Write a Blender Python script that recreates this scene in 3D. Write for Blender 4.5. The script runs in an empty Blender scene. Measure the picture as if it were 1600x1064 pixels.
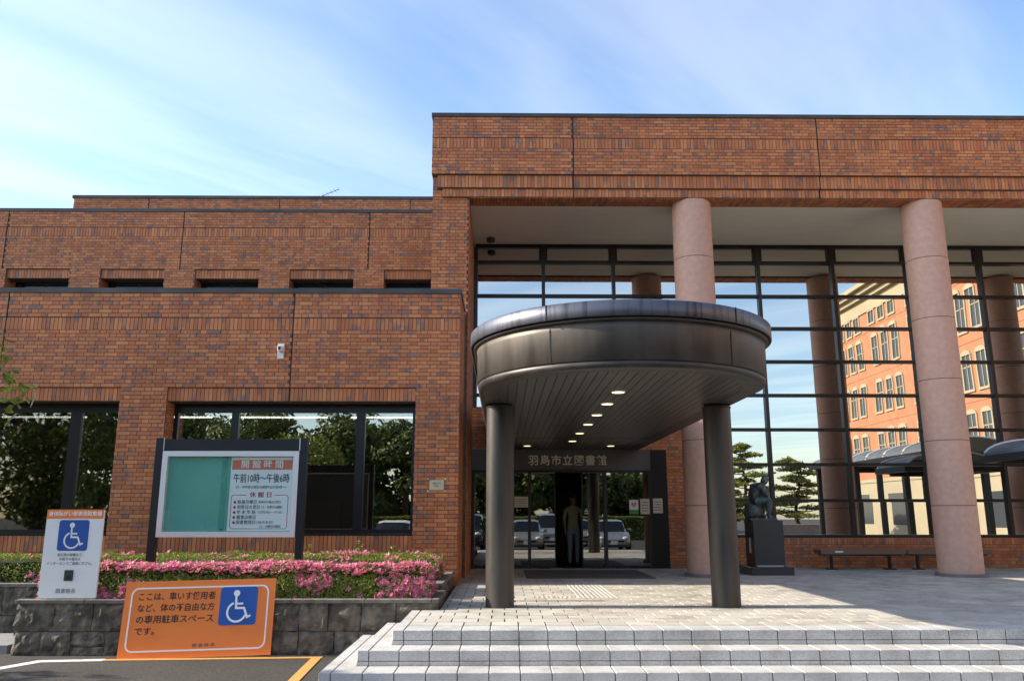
import bpy, bmesh, math, random
from mathutils import Vector, Matrix, noise as mnoise
R = math.radians
random.seed(7)
S = bpy.context.scene
COL = S.collection

# ------------------------------------------------------------ camera
FPX = 1270.0                                   # focal length in pixels of the 1600 px wide photograph
PITCH = math.atan(273 / FPX); YAW = math.atan(14 / FPX * math.cos(PITCH))
CAMPOS = Vector((0, 0, 1.6))
cam = bpy.data.cameras.new('camera'); camo = bpy.data.objects.new('camera', cam); COL.objects.link(camo)
camo.location = CAMPOS; camo.rotation_euler = (math.pi / 2 + PITCH, 0, -YAW)
cam.sensor_width = 36; cam.sensor_fit = 'HORIZONTAL'; cam.lens = FPX / 1600 * 36
cam.clip_start = 0.05; cam.clip_end = 3000
S.camera = camo
# ------------------------------------------------------------ sky, sun, exposure
SUN_EL = R(28); SUN_AZ = R(270.6)                # compass style: 0 = +Y, 270 = -X
w = bpy.data.worlds.new('World'); S.world = w; w.use_nodes = True
nt = w.node_tree; nt.nodes.clear()
out = nt.nodes.new('ShaderNodeOutputWorld'); bg = nt.nodes.new('ShaderNodeBackground')
sky = nt.nodes.new('ShaderNodeTexSky'); sky.sky_type = 'NISHITA'; sky.sun_disc = False
sky.sun_elevation = SUN_EL; sky.sun_rotation = SUN_AZ; sky.altitude = 10; sky.air_density = 1.0; sky.dust_density = 1.0; sky.ozone_density = 2.4
tc = nt.nodes.new('ShaderNodeTexCoord')
sep = nt.nodes.new('ShaderNodeSeparateXYZ'); nt.links.new(tc.outputs['Generated'], sep.inputs[0])
mx = nt.nodes.new('ShaderNodeMath'); mx.operation = 'MAXIMUM'; nt.links.new(sep.outputs[2], mx.inputs[0]); mx.inputs[1].default_value = 0.06
dv = nt.nodes.new('ShaderNodeVectorMath'); dv.operation = 'DIVIDE'
cmb = nt.nodes.new('ShaderNodeCombineXYZ')
for i in range(3): nt.links.new(mx.outputs[0], cmb.inputs[i])
nt.links.new(tc.outputs['Generated'], dv.inputs[0]); nt.links.new(cmb.outputs[0], dv.inputs[1])
mp = nt.nodes.new('ShaderNodeMapping'); mp.vector_type = 'TEXTURE'; mp.inputs['Rotation'].default_value = (0, 0, R(45)); mp.inputs['Scale'].default_value = (2.6, .62, 1.0)
nt.links.new(dv.outputs[0], mp.inputs[0])
nz = nt.nodes.new('ShaderNodeTexNoise'); nz.inputs['Scale'].default_value = 1.15; nz.inputs['Detail'].default_value = 7; nz.inputs['Roughness'].default_value = 0.52; nz.inputs['Distortion'].default_value = 0.35
nt.links.new(mp.outputs[0], nz.inputs['Vector'])
cr = nt.nodes.new('ShaderNodeMapRange'); cr.interpolation_type = 'SMOOTHSTEP'
cr.inputs['From Min'].default_value = 0.38; cr.inputs['From Max'].default_value = 0.70; cr.inputs['To Max'].default_value = 0.80
nt.links.new(nz.outputs[0], cr.inputs['Value'])
cl = nt.nodes.new('ShaderNodeMixRGB'); cl.blend_type = 'ADD'; cl.inputs[2].default_value = (.95, .76, .42, 1)
nt.links.new(cr.outputs[0], cl.inputs[0]); nt.links.new(sky.outputs[0], cl.inputs[1])
nt.links.new(cl.outputs[0], bg.inputs[0]); nt.links.new(bg.outputs[0], out.inputs[0])
bg.inputs[1].default_value = 0.095
sl = bpy.data.lights.new('sun', 'SUN'); sl.energy = 2.45; sl.angle = R(0.53); sl.color = (1.0, 0.90, 0.76)
so = bpy.data.objects.new('sun', sl); COL.objects.link(so); so.location = (-30, 10, 30)
sd = Vector((math.sin(SUN_AZ) * math.cos(SUN_EL), math.cos(SUN_AZ) * math.cos(SUN_EL), math.sin(SUN_EL)))
so.rotation_euler = (-sd).to_track_quat('-Z', 'Y').to_euler()
S.view_settings.view_transform = 'Standard'; S.view_settings.look = 'None'; S.view_settings.gamma = 1
S.view_settings.exposure = 1.85
S.view_settings.use_curve_mapping = False
S.render.engine = 'CYCLES'
S.cycles.max_bounces = 8; S.cycles.glossy_bounces = 4; S.cycles.transparent_max_bounces = 8

# ------------------------------------------------------------ helpers
def proj(p):
    f = Vector((math.sin(YAW) * math.cos(PITCH), math.cos(YAW) * math.cos(PITCH), math.sin(PITCH)))
    r = Vector((math.cos(YAW), -math.sin(YAW), 0)); u = r.cross(f); v = Vector(p) - CAMPOS; wv = v.dot(f)
    if wv < 0.1: return None
    return 800 + FPX * v.dot(r) / wv, 532 - FPX * v.dot(u) / wv, wv

class MB:
    """collects faces, built as ONE mesh object"""
    def __init__(s): s.v = []; s.f = []; s.m = []; s.sm = []
    def add(s, vs, fs, m=0, smooth=False):
        o = len(s.v); s.v += [tuple(v) for v in vs]
        for f in fs: s.f.append(tuple(o + i for i in f)); s.m.append(m); s.sm.append(smooth)
    def box(s, a, b, m=0):
        x0, y0, z0 = a; x1, y1, z1 = b
        vs = [(x0,y0,z0),(x1,y0,z0),(x1,y1,z0),(x0,y1,z0),(x0,y0,z1),(x1,y0,z1),(x1,y1,z1),(x0,y1,z1)]
        s.add(vs, [(0,3,2,1),(4,5,6,7),(0,1,5,4),(1,2,6,5),(2,3,7,6),(3,0,4,7)], m); return s
    def bbox(s, a, b, bv, m=0):
        """box with chamfered vertical and top edges"""
        x0, y0, z0 = a; x1, y1, z1 = b
        pts = lambda d, z: [(x0+d,y0,z),(x1-d,y0,z),(x1,y0+d,z),(x1,y1-d,z),(x1-d,y1,z),(x0+d,y1,z),(x0,y1-d,z),(x0,y0+d,z)]
        top = [(x0+bv,y0+bv,z1),(x1-bv,y0+bv,z1),(x1-bv,y1-bv,z1),(x0+bv,y1-bv,z1)]
        v = pts(bv, z0) + pts(bv, z1-bv) + top
        f = [tuple(reversed(range(8)))] + [(i,(i+1)%8,8+(i+1)%8,8+i) for i in range(8)]
        f += [(8,9,17,16),(9,10,17),(10,11,18,17),(11,12,18),(12,13,19,18),(13,14,19),(14,15,16,19),(15,8,16),(16,17,18,19)]
        s.add(v, f, m); return s
    def prism(s, poly, axis, a, b, m=0, smooth=False):
        """extrude a 2D polygon along an axis; poly gives the other two coordinates in order"""
        def P(p, t): return {'x': (t, p[0], p[1]), 'y': (p[0], t, p[1]), 'z': (p[0], p[1], t)}[axis]
        n = len(poly); vs = [P(p, a) for p in poly] + [P(p, b) for p in poly]
        s.add(vs, [tuple(range(n)), tuple(reversed(range(n, 2*n)))], m)
        s.add(vs, [(i, n+i, n+(i+1)%n, (i+1)%n) for i in range(n)], m, smooth); return s
    def cyl(s, c, r0, r1, z0, z1, n=32, m=0, cap=True):
        vs = [(c[0]+r0*math.cos(2*math.pi*i/n), c[1]+r0*math.sin(2*math.pi*i/n), z0) for i in range(n)] + \
             [(c[0]+r1*math.cos(2*math.pi*i/n), c[1]+r1*math.sin(2*math.pi*i/n), z1) for i in range(n)]
        s.add(vs, [(i,(i+1)%n,n+(i+1)%n,n+i) for i in range(n)], m, True)
        if cap: s.add(vs, [tuple(range(n-1,-1,-1)), tuple(range(n,2*n))], m)
        return s
    def tube(s, pts, rad, n=8, m=0, caps=True):
        pts = [Vector(p) for p in pts]; k = len(pts)
        rr = rad if isinstance(rad, (list, tuple)) else [rad]*k
        vs = []
        for i, p in enumerate(pts):
            d = (pts[min(i+1,k-1)] - pts[max(i-1,0)]).normalized()
            a = d.cross(Vector((0,0,1)) if abs(d.z) < .9 else Vector((1,0,0))).normalized(); b = d.cross(a)
            for j in range(n):
                t = 2*math.pi*j/n; vs.append(p + a*rr[i]*math.cos(t) + b*rr[i]*math.sin(t))
        fs = [(i*n+j, i*n+(j+1)%n, (i+1)*n+(j+1)%n, (i+1)*n+j) for i in range(k-1) for j in range(n)]
        s.add(vs, fs, m, True)
        if caps: s.add(vs, [tuple(range(n)), tuple(range((k-1)*n, k*n))], m)
        return s
    def build(s, name, mats, parent=None, **props):
        me = bpy.data.meshes.new(name); me.from_pydata(s.v, [], s.f)
        for mt in (mats if isinstance(mats, (list, tuple)) else [mats]): me.materials.append(MAT[mt])
        me.polygons.foreach_set('material_index', s.m); me.polygons.foreach_set('use_smooth', s.sm)
        me.update()
        return link(name, me, parent, **props)

ROOTLOC = {}
def link(name, me, parent=None, loc=None, rot=None, **props):
    o = bpy.data.objects.new(name, me); COL.objects.link(o)
    if loc is not None: o.location = loc
    if rot is not None: o.rotation_euler = rot
    if parent is not None:
        o.parent = parent
        base = ROOTLOC.get(parent.name)
        if base is not None: o.matrix_parent_inverse = base.inverted()
    for k, v in props.items(): o[k] = v
    return o
def thing(name, loc, label, cat, group=None):
    o = bpy.data.objects.new(name, None); COL.objects.link(o); o.location = loc; o.empty_display_size = 0.2
    ROOTLOC[o.name] = Matrix.Translation(Vector(loc))
    o['label'] = label; o['category'] = cat
    if group: o['group'] = group
    return o
def copy_tree(root, loc, rotz, label, group=None):
    """copy of a thing built round the origin, with its parts and sub-parts"""
    def rec(o, par):
        c = o.copy(); COL.objects.link(c)
        if par is not None: c.parent = par
        for ch in list(o.children): rec(ch, c)
        return c
    c = rec(root, None); c.location = loc; c.rotation_euler = (0, 0, rotz); c['label'] = label
    if group: c['group'] = group
    return c

# ------------------------------------------------------------ materials
MAT = {}
def nodes(name):
    m = bpy.data.materials.new(name); m.use_nodes = True; t = m.node_tree; MAT[name] = m
    return m, t, t.nodes['Principled BSDF']
def N(t, kind, **kw):
    n = t.nodes.new(kind)
    for k, v in kw.items():
        if k in n.inputs: n.inputs[k].default_value = v
        else: setattr(n, k, v)
    return n
def c4(c): return (c[0], c[1], c[2], 1)
def noise_mix(t, c1, c2, scale, lo=.35, hi=.65, detail=4, stretch=None, coord='pos', rough=.55):
    g = N(t, 'ShaderNodeNewGeometry'); v = g.outputs['Position']
    if coord == 'obj':
        tcn = N(t, 'ShaderNodeTexCoord'); v = tcn.outputs['Object']
    if stretch:
        mpn = N(t, 'ShaderNodeMapping'); mpn.inputs['Scale'].default_value = stretch; t.links.new(v, mpn.inputs[0]); v = mpn.outputs[0]
    nn = N(t, 'ShaderNodeTexNoise', Scale=scale, Detail=detail, Roughness=rough); t.links.new(v, nn.inputs['Vector'])
    mr = N(t, 'ShaderNodeMapRange'); mr.inputs['From Min'].default_value = lo; mr.inputs['From Max'].default_value = hi
    t.links.new(nn.outputs[0], mr.inputs['Value'])
    mix = N(t, 'ShaderNodeMixRGB'); mix.inputs[1].default_value = c4(c1); mix.inputs[2].default_value = c4(c2)
    t.links.new(mr.outputs[0], mix.inputs[0]); return mix, mr, nn
def simple(name, col, rough=.6, metal=0, col2=None, scale=3, bump=0, bscale=60, spec=None, stretch=None, emit=None, estr=0, lo=.35, hi=.65, rvar=0):
    m, t, p = nodes(name)
    p.inputs['Base Color'].default_value = c4(col); p.inputs['Roughness'].default_value = rough; p.inputs['Metallic'].default_value = metal
    if spec is not None: p.inputs['Specular IOR Level'].default_value = spec
    if col2 is not None:
        mix, mr, nn = noise_mix(t, col, col2, scale, lo, hi, stretch=stretch); t.links.new(mix.outputs[0], p.inputs['Base Color'])
        if rvar:
            ad = N(t, 'ShaderNodeMath', operation='MULTIPLY_ADD'); ad.inputs[1].default_value = rvar; ad.inputs[2].default_value = rough
            t.links.new(mr.outputs[0], ad.inputs[0]); t.links.new(ad.outputs[0], p.inputs['Roughness'])
    if bump:
        g = N(t, 'ShaderNodeNewGeometry'); nn = N(t, 'ShaderNodeTexNoise', Scale=bscale, Detail=4); t.links.new(g.outputs['Position'], nn.inputs['Vector'])
        b = N(t, 'ShaderNodeBump', Strength=bump, Distance=.01); t.links.new(nn.outputs[0], b.inputs['Height']); t.links.new(b.outputs[0], p.inputs['Normal'])
    if emit: p.inputs['Emission Color'].default_value = c4(emit); p.inputs['Emission Strength'].default_value = estr
    return m

# brick with fired blue-grey smudges; every brick carries its own tone
m, t, p = nodes('brick')
at = N(t, 'ShaderNodeAttribute', attribute_name='tone'); sp = N(t, 'ShaderNodeSeparateColor'); t.links.new(at.outputs['Color'], sp.inputs[0])
mxa = N(t, 'ShaderNodeMixRGB'); mxa.inputs[1].default_value = (.47, .138, .046, 1); mxa.inputs[2].default_value = (.64, .245, .088, 1); t.links.new(sp.outputs[0], mxa.inputs[0])
mr1 = N(t, 'ShaderNodeMapRange'); mr1.inputs['From Min'].default_value = .72; mr1.inputs['From Max'].default_value = 1.0; mr1.inputs['To Max'].default_value = .55; t.links.new(sp.outputs[1], mr1.inputs['Value'])
mxb = N(t, 'ShaderNodeMixRGB'); mxb.inputs[2].default_value = (.31, .115, .066, 1); t.links.new(mr1.outputs[0], mxb.inputs[0]); t.links.new(mxa.outputs[0], mxb.inputs[1])
g = N(t, 'ShaderNodeNewGeometry')
n1 = N(t, 'ShaderNodeTexNoise', Scale=11, Detail=2.5, Roughness=.55); t.links.new(g.outputs['Position'], n1.inputs['Vector'])
ma = N(t, 'ShaderNodeMath', operation='MULTIPLY_ADD'); ma.inputs[1].default_value = .62; t.links.new(sp.outputs[2], ma.inputs[0]); t.links.new(n1.outputs[0], ma.inputs[2])
mr2 = N(t, 'ShaderNodeMapRange', interpolation_type='SMOOTHSTEP'); mr2.inputs['From Min'].default_value = .72; mr2.inputs['From Max'].default_value = 1.06; mr2.inputs['To Max'].default_value = .72; t.links.new(ma.outputs[0], mr2.inputs['Value'])
mxc = N(t, 'ShaderNodeMixRGB'); mxc.inputs[2].default_value = (.15, .125, .122, 1); t.links.new(mr2.outputs[0], mxc.inputs[0]); t.links.new(mxb.outputs[0], mxc.inputs[1])
n2 = N(t, 'ShaderNodeTexNoise', Scale=90, Detail=3); t.links.new(g.outputs['Position'], n2.inputs['Vector'])
mxd = N(t, 'ShaderNodeMixRGB', blend_type='MULTIPLY'); mxd.inputs[0].default_value = .35
mr3 = N(t, 'ShaderNodeMapRange'); mr3.inputs['To Min'].default_value = .55; mr3.inputs['To Max'].default_value = 1.25; t.links.new(n2.outputs[0], mr3.inputs['Value'])
t.links.new(mxc.outputs[0], mxd.inputs[1]); t.links.new(mr3.outputs[0], mxd.inputs[2])
wx = N(t, 'ShaderNodeTexNoise', Scale=.75, Detail=4, Roughness=.6); t.links.new(g.outputs['Position'], wx.inputs['Vector'])
wm = N(t, 'ShaderNodeMapping'); wm.inputs['Scale'].default_value = (3.2, 3.2, .16); t.links.new(g.outputs['Position'], wm.inputs[0])
wy = N(t, 'ShaderNodeTexNoise', Scale=1.6, Detail=5, Roughness=.65); t.links.new(wm.outputs[0], wy.inputs['Vector'])
wa = N(t, 'ShaderNodeMath', operation='ADD'); t.links.new(wx.outputs[0], wa.inputs[0]); t.links.new(wy.outputs[0], wa.inputs[1])
wr = N(t, 'ShaderNodeMapRange'); wr.inputs['From Min'].default_value = .7; wr.inputs['From Max'].default_value = 1.3; wr.inputs['To Min'].default_value = .78; wr.inputs['To Max'].default_value = 1.14; t.links.new(wa.outputs[0], wr.inputs['Value'])
mxe = N(t, 'ShaderNodeMixRGB', blend_type='MULTIPLY'); mxe.inputs[0].default_value = 1; t.links.new(mxd.outputs[0], mxe.inputs[1]); t.links.new(wr.outputs[0], mxe.inputs[2])
t.links.new(mxe.outputs[0], p.inputs['Base Color']); p.inputs['Roughness'].default_value = .62
bp = N(t, 'ShaderNodeBump', Strength=.25, Distance=.006); t.links.new(n2.outputs[0], bp.inputs['Height']); t.links.new(bp.outputs[0], p.inputs['Normal'])

simple('mortar', (.11, .075, .056), .95, col2=(.16, .108, .08), scale=5)
simple('joint', (.014, .013, .013), .9)
simple('coping', (.055, .05, .047), .45, .4, col2=(.085, .078, .072), scale=2)
simple('frame', (.014, .012, .012), .35, .3)
simple('lintel', (.085, .078, .074), .38, .3, col2=(.10, .092, .088), scale=2)
simple('frame_bronze', (.035, .028, .025), .35, .5)
simple('ceiling', (.88, .83, .70), .8, col2=(.84, .79, .66), scale=1.2, stretch=(1, 6, 1))
simple('column', (.60, .36, .27), .7, col2=(.52, .315, .24), scale=9, bump=.12, bscale=140)
simple('column_base', (.16, .14, .13), .7, col2=(.22, .19, .17), scale=6)
simple('bronze', (.078, .067, .059), .45, .60, col2=(.125, .107, .090), scale=2.6, stretch=(1.6, 1.6, .35), rvar=.14)
simple('post_metal', (.050, .046, .042), .40, .55, col2=(.075, .067, .06), scale=2.5, stretch=(2, 2, .4), rvar=.12)
simple('bronze_dark', (.05, .045, .042), .45, .6, col2=(.08, .07, .062), scale=3)
simple('band', (.115, .12, .145), .40, .55, col2=(.035, .033, .038), scale=7, stretch=(2.2, 2.2, .12), lo=.5, hi=.72)
simple('soffit', (.060, .058, .055), .38, .45, col2=(.085, .08, .074), scale=2.5, stretch=(3, .4, 1))
simple('lamp', (.9, .85, .6), .5, emit=(1.0, .84, .48), estr=.55)
simple('tube_light', (.9, .9, .9), .5, emit=(.95, 1.0, .98), estr=2.0)
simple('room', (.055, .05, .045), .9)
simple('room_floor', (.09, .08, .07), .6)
simple('lobby_yellow', (.30, .24, .03), .8)
m, t, p = nodes('granite')
mix, mr, nn = noise_mix(t, (.38, .375, .36), (.65, .635, .59), 130, .36, .62, detail=3)
mix2, _, _ = noise_mix(t, (.70, .685, .65), (1.0, 1.0, 1.0), 2.1, .32, .56, detail=8, rough=.7)
mm = N(t, 'ShaderNodeMixRGB', blend_type='MULTIPLY'); mm.inputs[0].default_value = 1; t.links.new(mix.outputs[0], mm.inputs[1]); t.links.new(mix2.outputs[0], mm.inputs[2])
t.links.new(mm.outputs[0], p.inputs['Base Color']); p.inputs['Roughness'].default_value = .75
m, t, p = nodes('paver')
oi = N(t, 'ShaderNodeAttribute', attribute_name='tone')
mix, mr, nn = noise_mix(t, (.44, .415, .355), (.64, .605, .52), 110, .36, .64, detail=3)
mix2, _, _ = noise_mix(t, (.60, .575, .53), (1.0, 1.0, 1.0), 1.3, .32, .53, detail=8, rough=.7)
mm = N(t, 'ShaderNodeMixRGB', blend_type='MULTIPLY'); mm.inputs[0].default_value = 1; t.links.new(mix.outputs[0], mm.inputs[1]); t.links.new(mix2.outputs[0], mm.inputs[2])
spv = N(t, 'ShaderNodeSeparateColor'); t.links.new(oi.outputs['Color'], spv.inputs[0])
mrp = N(t, 'ShaderNodeMapRange'); mrp.inputs['To Min'].default_value = .84; mrp.inputs['To Max'].default_value = 1.06; t.links.new(spv.outputs[0], mrp.inputs['Value'])
mm2 = N(t, 'ShaderNodeMixRGB', blend_type='MULTIPLY'); mm2.inputs[0].default_value = 1; t.links.new(mm.outputs[0], mm2.inputs[1]); t.links.new(mrp.outputs[0], mm2.inputs[2])
t.links.new(mm2.outputs[0], p.inputs['Base Color']); p.inputs['Roughness'].default_value = .8
simple('grout', (.05, .046, .04), .95)
simple('tactile', (.50, .49, .46), .7)
simple('stone', (.085, .074, .058), .95, col2=(.23, .198, .155), scale=6, bump=1.0, bscale=30, lo=.42, hi=.68)
simple('stone_cap', (.13, .118, .10), .9, col2=(.22, .20, .17), scale=8, bump=.4, bscale=50)
simple('soil', (.035, .026, .018), 1)
m, t, p = nodes('asphalt')
mix, mr, nn = noise_mix(t, (.014, .013, .012), (.105, .094, .075), 42, .36, .70, detail=6, rough=.7)
mixb, _, _ = noise_mix(t, (.75, .75, .75), (1.1, 1.08, 1.05), .8, .3, .7)
mm = N(t, 'ShaderNodeMixRGB', blend_type='MULTIPLY'); mm.inputs[0].default_value = 1; t.links.new(mix.outputs[0], mm.inputs[1]); t.links.new(mixb.outputs[0], mm.inputs[2]); t.links.new(mm.outputs[0], p.inputs['Base Color'])
p.inputs['Roughness'].default_value = .9
b = N(t, 'ShaderNodeBump', Strength=.7, Distance=.008); t.links.new(nn.outputs[0], b.inputs['Height']); t.links.new(b.outputs[0], p.inputs['Normal'])
def paint(name, c, worn):
    m, t, p = nodes(name)
    mix, mr, nn = noise_mix(t, c, worn, 26, .56, .70, detail=6, rough=.7); t.links.new(mix.outputs[0], p.inputs['Base Color']); p.inputs['Roughness'].default_value = .7
paint('paint_white', (.78, .77, .74), (.16, .15, .14)); paint('paint_yellow', (.66, .34, .08), (.20, .16, .11))
simple('pavement', (.22, .22, .215), .85, col2=(.28, .28, .27), scale=2)
def leafmat(name, a, b, c, scale=14):
    m, t, p = nodes(name)
    mix, mr, nn = noise_mix(t, a, b, scale, .35, .65, detail=2)
    mx2, _, _ = noise_mix(t, (0, 0, 0), (1, 1, 1), scale*2.7, .45, .7, detail=1)
    mx3 = N(t, 'ShaderNodeMixRGB'); mx3.inputs[2].default_value = c4(c); t.links.new(mx2.outputs[0], mx3.inputs[0]); t.links.new(mix.outputs[0], mx3.inputs[1])
    t.links.new(mx3.outputs[0], p.inputs['Base Color']); p.inputs['Roughness'].default_value = .5
    tr = N(t, 'ShaderNodeBsdfTranslucent'); t.links.new(mx3.outputs[0], tr.inputs['Color'])
    ms = N(t, 'ShaderNodeMixShader'); ms.inputs[0].default_value = .30
    o = t.nodes['Material Output']; t.links.new(p.outputs[0], ms.inputs[1]); t.links.new(tr.outputs[0], ms.inputs[2]); t.links.new(ms.outputs[0], o.inputs['Surface'])
leafmat('hedge_leaf', (.09, .15, .018), (.21, .26, .030), (.36, .37, .05))
leafmat('blossom', (.80, .10, .29), (.86, .24, .40), (.90, .52, .58), 20)
leafmat('tree_leaf', (.045, .085, .018), (.085, .125, .022), (.14, .17, .03), 4)
leafmat('maple_leaf', (.10, .17, .02), (.18, .24, .028), (.32, .34, .035), 6)
leafmat('pine_leaf', (.17, .215, .05), (.27, .29, .07), (.38, .38, .11), 3)
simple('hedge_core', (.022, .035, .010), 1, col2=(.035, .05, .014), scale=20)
simple('bark', (.07, .052, .038), .95, col2=(.12, .09, .07), scale=9, bump=.5, bscale=30)
simple('sign_white', (.90, .91, .89), .35); simple('sign_orange', (.95, .25, .04), .45, col2=(.91, .235, .04), scale=3)
simple('sign_blue', (.018, .095, .40), .4); simple('ink', (.012, .012, .013), .6); simple('ink_grey', (.10, .10, .10), .6); simple('ink_red', (.42, .02, .02), .5)
simple('header_salmon', (.74, .20, .12), .5); simple('board_green', (.16, .46, .37), .6, col2=(.145, .43, .345), scale=2); simple('alu', (.80, .80, .79), .32, .35)
simple('post', (.014, .014, .017), .4, .2); simple('paper', (.62, .57, .47), .8); simple('plaque_cream', (.62, .55, .36), .6); simple('plastic_white', (.75, .75, .73), .4)
simple('plastic_dark', (.035, .04, .045), .5); simple('notice_green', (.06, .30, .07), .6); simple('notice_pink', (.55, .10, .17), .6)
simple('lettering', (.74, .68, .54), .5, .0)
simple('black_granite', (.028, .029, .030), .22, 0, col2=(.050, .051, .052), scale=120)
simple('patina', (.055, .07, .062), .5, .3, col2=(.14, .185, .16), scale=14, lo=.45, hi=.7, bump=.4, bscale=30)
simple('bench_wood', (.17, .10, .062), .55, col2=(.23, .135, .082), scale=6, stretch=(.4, 8, 8))
simple('mat', (.11, .10, .09), .95)
simple('car_silver', (.42, .42, .41), .28, .6); simple('car_white', (.72, .72, .70), .25, 0); simple('car_dark', (.03, .032, .036), .22, .3); simple('car_champagne', (.40, .36, .29), .28, .6)
simple('car_glass', (.012, .014, .016), .05); simple('tyre', (.014, .014, .014), .85); simple('rim', (.45, .45, .45), .3, .8); simple('headlamp', (.75, .77, .78), .08, .2); simple('plate', (.75, .75, .72), .5); simple('tail_red', (.4, .01, .01), .3)
simple('hall_brick', (.44, .185, .095), .8, col2=(.49, .225, .125), scale=1.5); simple('hall_stone', (.46, .40, .27), .8, col2=(.40, .35, .24), scale=.7); simple('hall_glass', (.06, .07, .08), .08)
simple('vault', (.11, .12, .13), .42, 0, col2=(.15, .16, .17), scale=2); simple('skin', (.30, .16, .10), .6); simple('shirt', (.34, .30, .16), .8); simple('trousers', (.24, .25, .28), .8); simple('cap', (.06, .06, .16), .8); simple('shoe', (.02, .02, .02), .6)
simple('antenna', (.25, .25, .25), .4, .6); simple('yellow_rail', (.6, .38, .03), .5)
def glass(name, refl, tint, through, back=(.01, .01, .011)):
    m, t, p = nodes(name); t.nodes.remove(p); o = t.nodes['Material Output']
    gl = N(t, 'ShaderNodeBsdfGlossy', Roughness=0.0); gl.inputs['Color'].default_value = c4(tint)
    g2 = N(t, 'ShaderNodeNewGeometry'); nz2 = N(t, 'ShaderNodeTexNoise', Scale=.55, Detail=1); t.links.new(g2.outputs['Position'], nz2.inputs['Vector'])
    bm_ = N(t, 'ShaderNodeBump', Strength=.05, Distance=.02); t.links.new(nz2.outputs[0], bm_.inputs['Height']); t.links.new(bm_.outputs[0], gl.inputs['Normal'])
    if through: tr = N(t, 'ShaderNodeBsdfTransparent'); tr.inputs['Color'].default_value = c4(through)
    else: tr = N(t, 'ShaderNodeBsdfDiffuse'); tr.inputs['Color'].default_value = c4(back)
    ms = N(t, 'ShaderNodeMixShader'); ms.inputs[0].default_value = refl
    t.links.new(tr.outputs[0], ms.inputs[1]); t.links.new(gl.outputs[0], ms.inputs[2]); t.links.new(ms.outputs[0], o.inputs['Surface'])
glass('mirror_glass', .66, (.93, .90, .84), None)
glass('window_glass', .38, (.95, .91, .83), (.55, .55, .53))
glass('door_glass', .30, (.95, .95, .92), (.5, .5, .48))
glass('case_glass', .03, (1, 1, 1), (.90, .95, .95))

def frame(o, right=(1, 0, 0), up=(0, 0, 1)):
    """matrix whose x, y, z are a sign's right, up and outward directions"""
    r = Vector(right).normalized(); u = Vector(up).normalized(); n = r.cross(u)
    return Matrix(((r.x, u.x, n.x, o[0]), (r.y, u.y, n.y, o[1]), (r.z, u.z, n.z, o[2]), (0, 0, 0, 1)))
def text(s, size, mat, parent, M, x=0, y=0, z=.001, name='lettering', align='CENTER', width=None, ext=.0012, bold=0.0, space=1.0, **kw):
    cu = bpy.data.curves.new('txt', 'FONT'); cu.body = s; cu.size = size; cu.align_x = align; cu.align_y = 'CENTER'; cu.extrude = ext
    cu.resolution_u = 2; cu.offset = bold; cu.space_character = space
    o = bpy.data.objects.new('txt', cu); COL.objects.link(o); bpy.context.view_layer.update()
    me = bpy.data.meshes.new_from_object(o.evaluated_get(bpy.context.evaluated_depsgraph_get())); bpy.data.objects.remove(o)
    if width and len(me.vertices):
        xs = [v.co.x for v in me.vertices]; k = width / max(1e-6, max(xs) - min(xs)); mid = (max(xs) + min(xs)) / 2 if align == 'CENTER' else min(xs)
        for v in me.vertices: v.co.x = (v.co.x - mid) * k
    me.materials.clear(); me.materials.append(MAT[mat]); me.name = name
    me.transform(M @ Matrix.Translation((x, y, z))); return link(name, me, parent, **kw)
def flat(polys, mat, parent, M, name, z0=0.0, z1=.002, **kw):
    """flat pieces (2D polygons in a sign's frame) given a small thickness"""
    b = MB()
    for poly in polys: b.prism(poly, 'z', z0, z1)
    o = b.build(name, mat, parent, **kw); o.data.transform(M); return o
def rrect(x0, y0, x1, y1, r, n=6):
    pts = []
    for cx, cy, a0 in ((x1-r, y0+r, -90), (x1-r, y1-r, 0), (x0+r, y1-r, 90), (x0+r, y0+r, 180)):
        pts += [(cx + r*math.cos(R(a0 + 90*i/n)), cy + r*math.sin(R(a0 + 90*i/n))) for i in range(n+1)]
    return pts
def strokes(pts, wd):
    """a polyline as quads with mitred joints"""
    out = []; P = [Vector(p) for p in pts]; L = []
    for i, p in enumerate(P):
        a = (P[i] - P[i-1]).normalized() if i else (P[1] - P[0]).normalized(); b = (P[i+1] - P[i]).normalized() if i < len(P)-1 else a
        na = Vector((-a.y, a.x)); nb = Vector((-b.y, b.x)); mdir = (na + nb).normalized(); k = wd/2 / max(.4, mdir.dot(na)); L.append((p + mdir*k, p - mdir*k))
    for i in range(len(P)-1): out.append([tuple(L[i][1]), tuple(L[i+1][1]), tuple(L[i+1][0]), tuple(L[i][0])])
    return out
def wheelchair(cx, cy, s, parent, M, z=.004):
    """white wheelchair user symbol on a rounded blue square of side s"""
    flat([rrect(cx-s/2, cy-s/2, cx+s/2, cy+s/2, s*.09)], 'sign_blue', parent, M, 'symbol_panel', .0, z)
    k = s / 100.0; Q = lambda x, y: (cx + (x-50)*k, cy + (50-y)*k)
    ps = [[Q(44 + 8.5*math.cos(2*math.pi*i/20), 17 - 8.5*math.sin(2*math.pi*i/20)) for i in range(20)]]
    ps += strokes([Q(43, 24), Q(44.5, 56), Q(66, 56), Q(76, 80), Q(85, 75.5)], 5.6*k)
    ps += strokes([Q(44, 44.5), Q(63, 44.5)], 5.2*k)
    ps += strokes([Q(47 + 25*math.cos(R(a)), 66 - 25*math.sin(R(a))) for a in range(112, 341, 12)], 5.4*k)
    flat(ps, 'sign_white', parent, M, 'wheelchair_symbol', z, z + .0016)

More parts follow.
